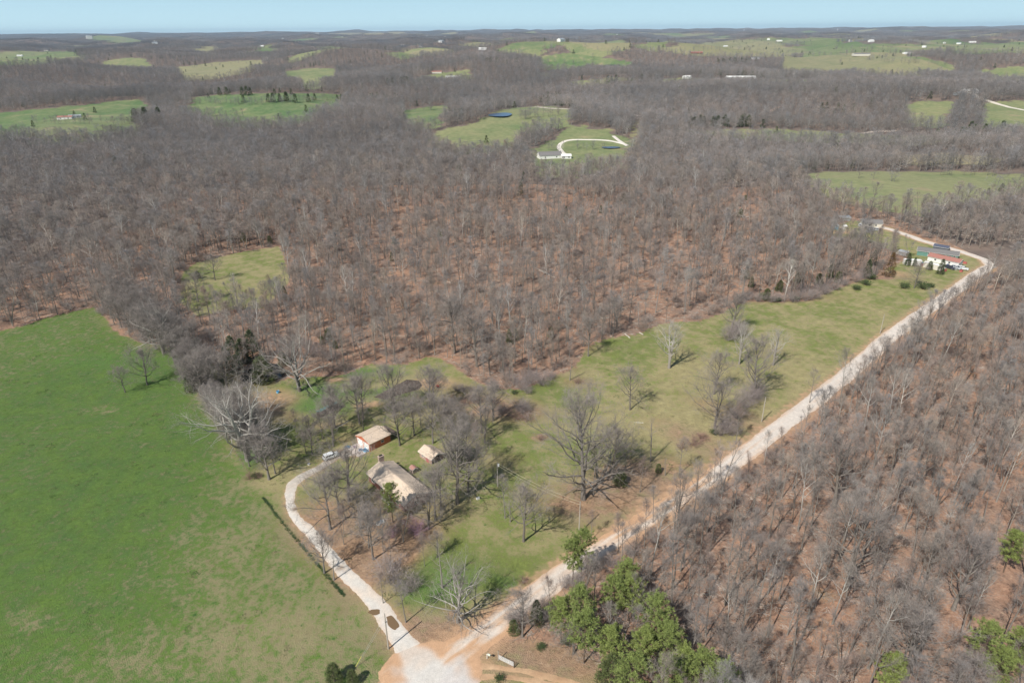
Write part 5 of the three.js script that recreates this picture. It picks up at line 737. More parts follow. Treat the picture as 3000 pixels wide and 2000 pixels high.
// homes at the top of the road
{
  const H = (x, y) => [(2620 + x / 9.046) * 0.784, (710 + y / 9.046) * 0.784], mid2 = (a, b) => V3((a.x + b.x) / 2, 0, (a.z + b.z) / 2);
  let a = at(...H(600, 330)), b = at(...H(1680, 480)), t = turnOf(a, b), m = mid2(a, b), L = Math.hypot(a.x - b.x, a.z - b.z), up = (d) => V3(m.x + Math.sin(t) * -d, 0, m.z - Math.cos(t) * d);
  m = up(3.2); gable('mobile_home', 'green mobile home with white window trim and grey roof', 'mobile home', m, t, { L, W: 7.5, eave: 2.7, rise: 1.1, wall: green, roof: greyRoof, windows: [['front', L * 0.3, 1.6, 1.0, 1.1], ['front', L * 0.41, 1.6, 1.0, 1.1], ['front', L * 0.2, 1.6, 0.7, 1.0], ['front', -L * 0.2, 1.6, 1.2, 1.1]] }); kept.push([m.x, m.z, 10]);
  a = at(...H(900, 470)), b = at(...H(1720, 660)), t = turnOf(a, b), m = mid2(a, b), L = Math.hypot(a.x - b.x, a.z - b.z); m = V3(m.x - Math.sin(t) * 1.5, 0, m.z - Math.cos(t) * 1.5);
  gable('cottage', 'white cottage with a faded red roof in front of the green mobile home', 'house', m, t, { L, W: 5, eave: 2.6, rise: 1.2, wall: white, roof: redRoof, windows: [['front', -L * 0.25, 1.5, 0.9, 0.9], ['front', L * 0.2, 1.5, 0.9, 0.9]] }); kept.push([m.x, m.z, 9]);
  a = at(...H(260, 570)), b = at(...H(680, 600)), t = turnOf(a, b), m = mid2(a, b); gable('trailer', 'white box trailer beside the rust-brown cedar', 'trailer', m, t, { L: 8, W: 2.9, eave: 2.7, rise: 0.2, over: 0.05, wall: white, roof: white }); kept.push([m.x, m.z, 6]);
  a = at(...H(830, 640)), b = at(...H(1230, 740)), t = turnOf(a, b), m = mid2(a, b); gable('trailer', 'long white camper trailer in front of the red-roofed cottage', 'trailer', m, t, { L: Math.hypot(a.x - b.x, a.z - b.z) + 1, W: 2.8, eave: 2.6, rise: 0.25, over: 0.05, wall: cream, roof: white, windows: [['front', -1.6, 1.5, 0.6, 0.6]] }); kept.push([m.x, m.z, 6]);
  m = at(...H(1250, 190)); gable('carport', 'dark blue-grey carport behind the green mobile home', 'carport', m, t + 0.2, { L: 7, W: 5, eave: 2, rise: 0.7, wall: mat('tarp', 0.09, 0.1, 0.14), roof: mat('tarp', 0.09, 0.1, 0.14) }); kept.push([m.x, m.z, 5]);
  m = at(...H(250, 330)); gable('lean_shed', 'little silver shed between the trees and the white trailer', 'shed', m, t, { L: 4, W: 3, eave: 2, rise: 0.5, wall: greyMetal, roof: greyMetal }); kept.push([m.x, m.z, 4]);
  car('parked_car', 'dark car parked under the end of the red-roofed cottage', at(...H(1480, 700)), t, mat('dark_car', 0.05, 0.055, 0.07, { roughness: 0.35 })); car('parked_car', 'white car parked nearest the road bend', at(...H(1830, 720)), t + 0.3, whiteCar); car('pickup_truck', 'blue pickup beside the camper trailer', at(...H(1400, 660)), t + 0.1, mat('blue_car', 0.07, 0.12, 0.28, { roughness: 0.4 }), null, true);
  { const R = rng(77), P2 = [white, mat('blue_plastic', 0.14, 0.42, 0.66), greyMetal, cream, mat('faded_red', 0.45, 0.12, 0.11)]; for (const [x, y] of [[100, 300], [180, 280], [330, 470], [720, 560], [760, 610], [1300, 700], [1350, 760], [1560, 690], [1640, 720], [1720, 650], [1880, 560], [1780, 780]]) crate(...H(x, y), R() * 3, P2[Math.floor(R() * 5)], 'odd crate among the clutter around the trailers', 'clutter by the trailers', 1.8); car('parked_car', 'silver car parked behind the red-roofed cottage', at(...H(1650, 700)), t - 0.2, mat('silver_car', 0.5, 0.52, 0.53, { roughness: 0.35 })); }
  const K = (x, y) => [(2410 + x / 11.2) * 0.784, (620 + y / 11.2) * 0.784];
  m = at(...K(400, 560)); gable('storage_shed', 'blue wooden shed with a pale metal roof above the orange bank', 'shed', m, -0.3 + Math.PI / 2, { L: 4.6, W: 3.6, eave: 2.3, rise: 0.8, wall: blueWall, roof: mat('pale_metal', 0.6, 0.66, 0.7, { roughness: 0.45 }) }); kept.push([m.x, m.z, 5]);
  m = at(...K(690, 280)); gable('metal_shed', 'grey metal shed with a lean-to on the grass by the woods', 'shed', m, 0.15, { L: 6.5, W: 4.5, eave: 2.1, rise: 0.9, wall: greyMetal, roof: greyMetal }); kept.push([m.x, m.z, 5]);
  m = at(...K(710, 570)); gable('privy', 'tiny white shed beside the blue shed', 'shed', m, 0.4, { L: 2, W: 1.8, eave: 2, rise: 0.5, wall: cream, roof: white }); kept.push([m.x, m.z, 3]);
  m = at(...K(1590, 470)); gable('farmhouse', 'grey-roofed house hidden in trees at the lane end', 'house', m, -0.25, { L: 11, W: 7, eave: 2.7, rise: 1.5, wall: cream, roof: greyRoof, windows: [['front', -2, 1.5, 1, 1], ['front', 2, 1.5, 1, 1]] }); kept.push([m.x, m.z, 8]);
  for (const [x, y, tt, w] of [[1600, 580, 0.4, 0], [1800, 620, 0.2, 1], [1540, 660, 0.5, 2], [1230, 470, 1.1, 1]]) car('parked_car', 'pale car parked by the grey-roofed house', at(...K(x, y)), tt, [whiteCar, mat('silver_car', 0.5, 0.52, 0.53, { roughness: 0.35 }), mat('teal_car', 0.3, 0.42, 0.44, { roughness: 0.4 })][w], 'cars by the grey-roofed house');
}
// utility poles and wires
function pole(px, py, top, label, extra) { const p = at(px, py), h = heightTo(p, top), g = thing('utility_pole', label, 'pole', p); part(g, 'shaft', cyl(0.11, 0.17, h + 0.4, 0, h / 2 - 0.2, 0, 12), poleWood); part(g, 'insulator', cyl(0.05, 0.07, 0.24, 0, h + 0.1, 0, 10), mat('porcelain', 0.3, 0.28, 0.25)); part(g, 'bracket', bx(0.3, 0.12, 0.3, 0.1, h * 0.78, 0), mat('iron', 0.1, 0.1, 0.1)); if (extra) { part(g, 'transformer', cyl(0.25, 0.25, 0.75, 0.35, h * 0.9, 0.1, 14), mat('transformer_grey', 0.6, 0.62, 0.63)); } kept.push([p.x, p.z, 2]); lit(g); return V3(p.x, p.y + h, p.z); }
const pA = pole(1330, 1224, 1152, 'pale utility pole on the lawn near the road with wires to the house'), pB = pole(892, 1490, 1410, 'utility pole beside the driveway puddles'); pole(1750, 968, 912, 'utility pole on the brown verge beside the meadow'); pole(2022, 766, 722, 'utility pole at the far end of the long meadow'); const pE = pole(1143, 1117, 1062, 'short service pole with a grey transformer near the house', true);
const wireMat = mat('wire_metal', 0.55, 0.5, 0.36, { roughness: 0.5 });
function wire(name, a, b, sag, r, label, cat, m = wireMat) { const pts = []; for (let k = 0; k <= 24; k++) { const t = k / 24; pts.push(a.clone().lerp(b, t).setY(lerp(a.y, b.y, t) - sag * 4 * t * (1 - t))); } const o = new THREE.Mesh(new THREE.TubeGeometry(new THREE.CatmullRomCurve3(pts), 48, r, 5), m); o.name = numbered(name); scene.add(lit(o)); tag(o, label, cat); return o; }
wire('overhead_wire', pE.clone().add(V3(0, -0.1, 0)), pA.clone().add(V3(0, -0.1, 0)), 0.8, 0.025, 'upper wire strung from the service pole to the roadside pole', 'wire'); wire('overhead_wire', pE.clone().add(V3(0, -0.8, 0)), pA.clone().add(V3(0, -0.9, 0)), 1.0, 0.025, 'lower wire strung from the service pole to the roadside pole', 'wire');
{ const foot = at(816, 1532), f2 = foot.clone().add(V3(0.15, 0.05, 0.1)); const g = new THREE.Group(); wire('guy_wire', pB.clone().add(V3(0, -0.6, 0)), foot, 0, 0.015, 'stay wire slanting from the pole to the meadow ground', 'wire', greyMetal); wire('guy_wire', pB.clone().add(V3(0, -1.6, 0)), f2, 0, 0.015, 'second stay wire just below the first beside the driveway pole', 'wire', greyMetal);
  const dir = pB.clone().sub(foot).normalize(), o = new THREE.Mesh(new THREE.CylinderGeometry(0.045, 0.045, 2.4, 8).translate(0, 1.2, 0), mat('yellow_plastic', 0.66, 0.6, 0.14)); o.quaternion.setFromUnitVectors(V3(0, 1, 0), dir); o.position.copy(foot); o.name = 'guy_guard'; scene.add(lit(o)); tag(o, 'yellow plastic sleeve on the stay wire in the meadow corner', 'guard'); }
// gate, mailbox, posts
{ const P = (x, y) => [(1400 + x / 13.07) * 0.784, (1880 + y / 13.07) * 0.784], a = at(...P(785, 700)), b = at(...P(1385, 990)), L = Math.hypot(a.x - b.x, a.z - b.z), t = turnOf(a, b), g = thing('farm_gate', 'white tubular farm gate standing open beside the farm track', 'gate', V3((a.x + b.x) / 2, undefined, (a.z + b.z) / 2), t);
  for (let k = 0; k < 6; k++) part(g, 'rail', cyl(0.028, 0.028, L, 0, 0.3 + 0.2 * k, 0, 8).rotateZ(Math.PI / 2).translate(0.3 + 0.2 * k, 0.3 + 0.2 * k, 0).translate(0, 0, 0), white); g.children.forEach((m, k) => { m.geometry = uvm(cyl(0.03, 0.03, L, 0, 0, 0, 8).rotateZ(Math.PI / 2).translate(0, 0.28 + 0.2 * k, 0)); }); for (const x of [-L / 2, -L / 6, L / 6, L / 2]) part(g, 'upright', bx(0.05, 1.06, 0.05, x, 0.78, 0.02), white);
  lit(g); for (const [q, h, lab] of [[a, 2.6, 'tall grey wooden post at the hinge end of the white gate'], [b, 1.5, 'short brown wooden post at the free end of the white gate']]) { const w = thing('gate_post', lab, 'post', q); part(w, 'shaft', cyl(0.08, 0.1, h + 0.2, 0, h / 2 - 0.1, 0, 10), h > 2 ? poleWood : darkWood); part(w, 'cap', cyl(0.02, 0.085, 0.08, 0, h + 0.04, 0, 10), darkWood); lit(w); }
  const mp = at(...P(355, 640)), mb = thing('mailbox', 'white mailbox on a white post by the road junction', 'mailbox', mp, t); part(mb, 'post', bx(0.1, 1.3, 0.1, 0, 0.6, 0), white); part(mb, 'arm', bx(0.8, 0.08, 0.08, 0.3, 1.15, 0), white); const s = new THREE.Shape(); s.moveTo(-0.14, 0); s.lineTo(0.14, 0); s.lineTo(0.14, 0.18); s.absarc(0, 0.18, 0.14, 0, Math.PI); const e = new THREE.ExtrudeGeometry(s, { depth: 0.6, bevelEnabled: false }); e.rotateY(Math.PI / 2); part(mb, 'box', e.translate(0.15, 1.2, 0), mat('pale_green_box', 0.6, 0.68, 0.58)); part(mb, 'flag', bx(0.04, 0.2, 0.02, 0.3, 1.5, 0.16), mat('flag_red', 0.5, 0.05, 0.04)); lit(mb);
  const sp = at(...P(835, 1400)), sg = thing('marker_post', 'dark steel marker post beside the farm track', 'post', sp); part(sg, 'shaft', bx(0.06, 1.5, 0.06, 0, 0.7, 0), darkWood); part(sg, 'plate', bx(0.3, 0.25, 0.03, 0, 1.4, 0.04), mat('brown_plate', 0.1, 0.06, 0.06)); lit(sg); }
// garden bed, logs, fence and clutter
tag(sheet('garden_bed', (() => { const poly = outline([[858, 912], [934, 871], [962, 874], [970, 884], [962, 893], [885, 917]], 0, 12); return (x, z) => { if (!near.has(x, z)) return 9; let d = 1e9; for (let i = 0, j = poly.length - 1; i < poly.length; j = i++) { const a = poly[i], b = poly[j], dx = b[0] - a[0], dz = b[1] - a[1], t = clamp(((x - a[0]) * dx + (z - a[1]) * dz) / (dx * dx + dz * dz)); d = Math.min(d, Math.hypot(x - a[0] - dx * t, z - a[1] - dz * t)); } return (inside(poly, x, z) ? -d : d) + 0.4 * edgeNoise(x, z); }; })(), (x, z) => { const t = 1 + 0.35 * noise(x / 0.7, z / 0.7) + 0.2 * noise(x / 2.5, z / 2.5); return [0.1 * t, 0.072 * t, 0.058 * t]; }, 0.4, (() => { const a = at(858, 912), b = at(970, 871); return [a.x - 5, b.z - 14, b.x + 6, a.z + 8]; })(), 0.16), 'tilled dark brown vegetable bed in the green yard', null, null, 'structure');
function log(x0, y0, x1, y1, r, label, m, group) { const a = at(x0, y0), b = at(x1, y1), d = b.clone().sub(a), L = Math.max(1.5, d.length()), g = thing('fallen_log', label, 'log', V3((a.x + b.x) / 2, ground((a.x + b.x) / 2, (a.z + b.z) / 2) + r * 0.8, (a.z + b.z) / 2), turnOf(a, b), group); part(g, 'stem', cyl(r * 0.65, r, L, 0, 0, 0, 10).rotateZ(Math.PI / 2), m); part(g, 'branch_stub', cyl(r * 0.25, r * 0.35, L * 0.25, 0, 0, 0, 7).rotateX(0.9).translate(L * 0.2, r, r), m); lit(g); }
const bleached = speckle('bleached_wood', [0.46, 0.42, 0.36], [0.62, 0.57, 0.5], 1.5), brownLog = speckle('brown_log', [0.2, 0.15, 0.11], [0.32, 0.25, 0.19], 1);
[[1221, 612, 1268, 632], [1240, 622, 1275, 638], [1098, 598, 1122, 616], [960, 690, 985, 702], [1010, 640, 1040, 652]].forEach((a) => log(...a, 0.2, 'pale fallen trunk lying in the brown woods', bleached, 'fallen trunks in the brown woods'));
[[1272, 740, 1310, 733], [1290, 724, 1312, 722], [1368, 733, 1400, 730]].forEach((a) => log(...a, 0.18, 'pale log lying in the clearing at the woods edge', bleached, 'logs at the woods edge'));
log(1435, 767, 1447, 777, 0.25, 'short bleached log on the green grass edge', bleached); log(1468, 764, 1477, 769, 0.25, 'shortest bleached log beside the meadow edge', bleached); log(1456, 970, 1478, 971, 0.06, 'thin white pipe lying in the meadow grass', white);
[[1088, 920, 1150, 896], [1140, 890, 1172, 908], [1092, 924, 1130, 918], [1160, 915, 1210, 950], [1120, 900, 1190, 925]].forEach((a) => log(...a, 0.16, 'weathered limb of the fallen tree in rust-brown brush', brownLog, 'limbs of the fallen tree'));
log(770, 985, 800, 968, 0.12, 'white-barked pole edging the coop run', bleached);
{ const a = at(484, 962), b = at(574, 1094), n = 13, g = thing('wire_fence', 'sagging wire fence with wooden posts along the meadow', 'fence', V3(a.x, undefined, a.z)); const P = []; for (let k = 0; k <= n; k++) { const t = k / n, x = lerp(a.x, b.x, t) - a.x, z = lerp(a.z, b.z, t) - a.z, y = ground(a.x + x, a.z + z) - g.position.y; P.push(V3(x, y, z)); part(g, 'fence_post', cyl(0.06, 0.07, 1.6, x, y + 0.55, z, 8), brownLog); } for (const h of [0.35, 0.7, 1.05, 1.25]) part(g, 'strand', new THREE.TubeGeometry(new THREE.CatmullRomCurve3(P.map((p) => p.clone().setY(p.y + h))), 40, 0.012, 4), mat('rusty_wire', 0.25, 0.15, 0.1)); lit(g); }
function tub(px, py, r, h, m, label) { const p = at(px, py), g = thing('tub', label, 'tub', p), s = [[0, 0.02], [r * 0.9, 0.02], [r, h], [r * 1.05, h], [r * 1.05, h - 0.04], [r * 0.93, 0]].map(([x, y]) => new THREE.Vector2(x, y)); part(g, 'shell', new THREE.LatheGeometry(s, 24), m); part(g, 'contents', cyl(r * 0.93, r * 0.93, 0.05, 0, h * 0.6, 0, 24), mat('tub_water', 0.05, 0.12, 0.2, { roughness: 0.2 })); lit(g); }
tub(841, 1035, 0.95, 0.45, mat('blue_plastic', 0.14, 0.42, 0.66), 'round bright blue tub in front of the garage doors'); tub(828, 1035, 0.6, 0.5, mat('pale_blue_plastic', 0.4, 0.52, 0.68), 'smaller pale blue tub on the garage apron'); tub(798, 1028, 0.9, 0.3, mat('dark_green_plastic', 0.06, 0.13, 0.12), 'dark green ring-shaped trough on the grass by the garage'); tub(638, 902, 0.5, 0.8, mat('blue_plastic', 0.14, 0.42, 0.66), 'blue water barrel on the bare patch near the pond'); tub(709, 1067, 0.35, 0.4, white, 'white bucket beside the driveway'); tub(1284, 733, 0.5, 0.9, mat('orange_plastic', 0.7, 0.2, 0.06), 'orange barrel among the logs at the woods edge');
function crate(px, py, turn, m, label, group, s = 1) { const p = at(px, py), g = thing('crate', label, 'crate', p, turn, group); part(g, 'base', bx(0.9 * s, 0.08, 0.6 * s, 0, 0.05, 0), m); for (const z of [-0.28, 0.28]) part(g, 'side', bx(0.9 * s, 0.45 * s, 0.04, 0, 0.3 * s, z * s), m); for (const x of [-0.43, 0.43]) part(g, 'end', bx(0.04, 0.45 * s, 0.6 * s, x * s, 0.3 * s, 0), m); lit(g); }
[[868, 1205, white], [874, 1201, mat('blue_plastic', 0, 0, 0)], [879, 1199, white], [871, 1202, mat('grey_plastic', 0.35, 0.37, 0.4)]].forEach(([x, y, m], k) => crate(x, y, k, m, 'plastic crate in the scrap pile on the litter before the house', 'scrap pile crates', 1.1)); crate(1098, 1146, 0.6, white, 'white plastic crate under the tall crooked oak'); crate(814, 1028, 0.3, mat('mauve_plastic', 0.45, 0.36, 0.45), 'mauve crate on the garage apron'); crate(809, 1033, 1, white, 'white crate on the garage apron');
{ const p = at(1004, 890), g = thing('garden_tiller', 'small red garden tiller parked beside the vegetable bed', 'tiller', p, 0.6), red = mat('machine_red', 0.5, 0.06, 0.05); part(g, 'engine', bx(0.8, 0.5, 0.6, 0, 0.65, 0), red); part(g, 'hood', bx(0.5, 0.35, 0.7, 0.5, 0.4, 0), red); for (const z of [-0.35, 0.35]) { part(g, 'wheel', cyl(0.28, 0.28, 0.14, -0.1, 0.28, z, 14).rotateX(0), mat('rubber', 0, 0, 0)); part(g, 'handle', bx(1.0, 0.05, 0.05, -0.8, 0.95, z), mat('iron', 0, 0, 0)); } g.children.filter((c) => c.name === 'wheel').forEach((c, k) => { c.geometry = uvm(cyl(0.28, 0.28, 0.14, 0, 0, 0, 14).rotateX(Math.PI / 2).translate(-0.1, 0.28, k ? 0.35 : -0.35)); }); lit(g); }
// far-off buildings
const FARB = [[1262, 362, 24, 13, 3.4, 3, 0.2, white, greyRoof, 'big white house with a grey roof at the end of the white drive'], [1300, 363, 10, 7, 2.8, 1.5, 0.1, white, white, 'white outbuilding beside the big white house'], [1701, 183, 58, 14, 5, 2.5, -0.05, white, white, 'long white poultry barn in the distant woods'], [1578, 180, 17, 12, 4, 2, 0.2, white, white, 'white shed in a small distant clearing'], [150, 273, 20, 9, 3, 1.6, 0.2, white, redRoof, 'white farmhouse with a red roof on the western fields'], [172, 270, 16, 8, 3, 1.2, 0.4, greyMetal, greyMetal, 'silver barn beside the red-roofed farmhouse'], [345, 203, 18, 9, 3, 1.5, 0.4, white, greyRoof, 'white house where a lane leaves the western woods'], [1003, 168, 24, 10, 3.5, 2, 0.1, cream, redRoof, 'red-roofed house on the far ridge clearing'], [1040, 179, 34, 10, 3.5, 1.5, 0.15, white, white, 'long pale barn below the ridge clearing'], [2226, 213, 22, 12, 3.5, 2, 0.3, white, white, 'white farm building at the top of the eastern lane'], [2204, 218, 16, 9, 3, 1.5, 0.5, greyMetal, greyMetal, 'silver shed in trees beside the eastern lane'], [1978, 128, 60, 24, 7, 3, 0, cream, greyRoof, 'large dark-roofed barn on the distant green farm'], [1735, 136, 26, 14, 5, 2, 0, white, greyMetal, 'pale barn on a distant bright green field'], [2082, 124, 26, 14, 5, 2, 0.3, white, white, 'small white barn right of the dark-roofed one'], [45, 129, 30, 14, 5, 2.5, 0.2, white, white, 'white farm building on the far western field'], [600, 107, 30, 16, 5, 3, 0, white, white, 'white barn by the distant green knoll'], [1667, 107, 30, 14, 5, 3, 0.3, white, white, 'white farmstead in a far valley'], [1790, 95, 40, 18, 6, 3, 0, white, white, 'white shed cluster building near the northern fields'], [1108, 115, 30, 16, 6, 3, 0, white, white, 'lone white house on a far wooded ridge'], [925, 105, 30, 16, 6, 3, 0, white, white, 'tiny white house in the middle of far woods'], [106, 117, 26, 14, 5, 3, 0, cream, greyRoof, 'pale house above the far western field'], [2234, 98, 40, 16, 6, 3, 0, white, white, 'white barn on the far eastern hillside'], [1600, 122, 40, 14, 4, 2, 0, mat('farm_red', 0.35, 0.12, 0.08), redRoof, 'red barn beside the distant bright field']];
for (const [x, y, L, W, eave, rise, turn, wall, roof, label] of FARB) { const p = at(x, y); lit(gable('distant_building', label, 'building', p, turn, { L, W, eave, rise, wall, roof, over: 0.4, windows: y > 180 ? [['front', -L * 0.25, eave * 0.5, 1.4, 1.2], ['front', L * 0.25, eave * 0.5, 1.4, 1.2]] : [] })); kept.push([p.x, p.z, L * 0.7]); }
{ const R = rng(611); for (let k = 0; k < 34; k++) { const x = 40 + 2280 * R(), y = 77 + 34 * R() * R() + (x < 1176 ? 8 * (1 - x / 1176) : 0), p = at(x, y), s = 1.2 + 1.2 * R(), g = gable('distant_building', `tiny white farm building far off, ${x < 800 ? 'beyond the western fields' : x < 1500 ? 'in the hills behind the white house lawn' : 'among the eastern farms'}`, 'building', p, R() * 3, { L: 14 * s, W: 9 * s, eave: 4 * s, rise: 2.2 * s, wall: white, roof: R() < 0.6 ? white : greyMetal, group: 'tiny far farm buildings' }); kept.push([p.x, p.z, 40]); } }
function silo(px, py, topY, r, label, group) { const p = at(px, py), d = Math.hypot(p.x, p.z), h = Math.min(60, heightTo(p, topY)), R = r / FOC * d, g = thing('grain_silo', label, 'silo', p, 0, group); part(g, 'barrel', cyl(R, R, h, 0, h / 2, 0, 20), mat('pale_concrete', 0.62, 0.6, 0.56)); part(g, 'cap', cyl(R * 0.3, R, h * 0.12, 0, h * 1.06, 0, 20), greyMetal); lit(g); }
[[200, 90, 80, 1.6], [203.5, 90, 78, 1.6], [207, 90, 81, 1.5], [211, 90, 82.5, 1.5]].forEach((a) => silo(...a, 'tall pale silo in the elevator group on the western horizon', 'western grain silos')); [[726.5, 80, 73, 1.3], [731, 80, 71.5, 1.3]].forEach((a) => silo(...a, 'tall pale silo of the pair on the northern horizon', 'northern grain silos'));
function tower(px, py, topY, label) { const p = at(px, py), d = Math.hypot(p.x, p.z), h = Math.min(55, heightTo(p, topY)), R = 1.1 / FOC * d, g = thing('water_tower', label, 'water tower', p); part(g, 'stem', cyl(R * 0.3, R * 0.4, h, 0, h / 2, 0, 12), white); part(g, 'tank', new THREE.SphereGeometry(R, 16, 12).scale(1, 0.75, 1).translate(0, h, 0), white); lit(g); }
tower(1709, 73, 66.5, 'white water tower on the far skyline above the long barn'); tower(1924, 72, 66, 'white water tower on the far skyline toward the eastern farms');
const woodSpots = [];                                     // every woodland tree up to where single crowns stop showing
{
  const R = rng(900);
  const ring = (r0, r1, step, list, jitter = 0.42) => {
    const zMax = Math.max(-40, -r0 * 0.15), zMin = -r1;
    for (let z = Math.floor(zMin / step) * step; z <= zMax; z += step) {
      const half = Math.min(r1, Math.abs(z) * 0.86 + 70);
      for (let x = -Math.ceil(half / step) * step; x <= half; x += step) {
        const a = R(), b = R(), c = R(), d = R(), px = x + (a - 0.5) * 2 * jitter * step, pz = z + (b - 0.5) * 2 * jitter * step, r = Math.hypot(px, pz);
        if (r < r0 || r >= r1) continue;
        list.push([px, pz, c, d, r]);
      }
    }
  };
  const raw = []; ring(70, 300, 4.35, raw); ring(300, 520, 4.7, raw); ring(520, 980, 6.0, raw);
  for (const [x, z, c, d, r] of raw) {
    if (openAt(x, z) > 0.35) continue;
    const p = V3(x, ground(x, z), z); if (!inView(p, 160, 420)) continue;
    if (near.get('road', x, z) > 0.06 || !clearOf(x, z)) continue;
    const dirt = near.has(x, z) ? near.get('dirt', x, z) : 0; if (dirt > 0.3 && c < dirt) continue;
    const n = noise(x / 60 + 3, z / 60), px = pixel(p);
    let keep = 0.8 + 0.25 * n; if (px[0] > 900 && px[0] < 1750 && px[1] > 440 && px[1] < 800) keep = 0.54 + 0.45 * n; if (px[1] > 1080) keep = 0.78 + 0.3 * n;
    if (c > keep || hash2(Math.round(x * 7), Math.round(z * 7)) < smooth(430, 960, r)) continue;
    woodSpots.push({ p, k: d, r, px });
  }
  woodSpots.sort((a, b) => a.r - b.r);
}
const pickWood = (k) => k < 0.2 ? 0 : k < 0.36 ? 1 : k < 0.5 ? 2 : k < 0.62 ? 3 : k < 0.72 ? 4 : k < 0.79 ? 5 : k < 0.94 ? 6 : 7;
const M4 = (p, s, sw, turn, tilt = 0) => new THREE.Matrix4().compose(V3(p.x, p.y, p.z), new THREE.Quaternion().setFromEuler(new THREE.Euler(tilt, turn, tilt * 0.6)), V3(sw, s, sw));
function mass(name, geo, mat, list, label, parent) {
  const m = new THREE.InstancedMesh(geo, mat, list.length), c = new THREE.Color();
  list.forEach((e, i) => { m.setMatrixAt(i, e.m); m.setColorAt(i, c.setRGB(...(e.c ?? [1, 1, 1]))); });
  m.name = name; tag(m, label, null, null, 'stuff'); lit(m); parent.add(m); return m;
}
const forest = new THREE.Group(); forest.name = 'forest'; tag(forest, 'leafless grey-brown woodland covering the hills', 'forest', null, 'stuff'); scene.add(forest);
const hue = (R) => { const t = 0.82 + 0.5 * R(), w = (R() - 0.5) * 0.14; return [t * (1 + w), t, t * (1 - w)]; };
{
  const R = rng(77), lists = WOOD.map(() => []); let single = 0;
  const regionOf = ([x, y]) => {
    if (y > 560 && x > 1250 + (1568 - y) * 0.9) return y > 1050 ? 'in woods across the road from the yard' : 'in woods beside the upper road';
    if (x < 720) return 'in woods around the glade'; return 'in the brown woods beyond the yard';
  };
  for (const s of woodSpots) {
    const v = pickWood(s.k), turn = R() * 6.28, t = R(), west = smooth(1000, 500, s.px[0]) * smooth(260, 420, s.r), sc = (0.62 + 0.62 * Math.pow(R(), 1.2)) * (1 - 0.1 * west), wide = 1 + 0.35 * west + 0.3 * smooth(280, 520, s.r);
    const big = s.px[0] > -30 && s.px[0] < 2380 && s.px[1] < 1640;
    if (single < SINGLES && big) {
      single++;
      const g = asTree('bare_tree', WOOD[v], sc, turn, s.p); tag(g, `${WOODNAME[v]} ${regionOf(s.px)}`, 'tree', 'single woodland trees');
    } else lists[v].push({ m: M4(s.p, sc, sc * wide, turn, (t - 0.5) * 0.06), c: hue(R) });
  }
  WOOD.forEach((T, v) => mass('bare_trees', whole(T), twigMat, lists[v], null, forest));
  console.log('wood', woodSpots.length, single, WOOD.map((t) => t.tris).join());
}
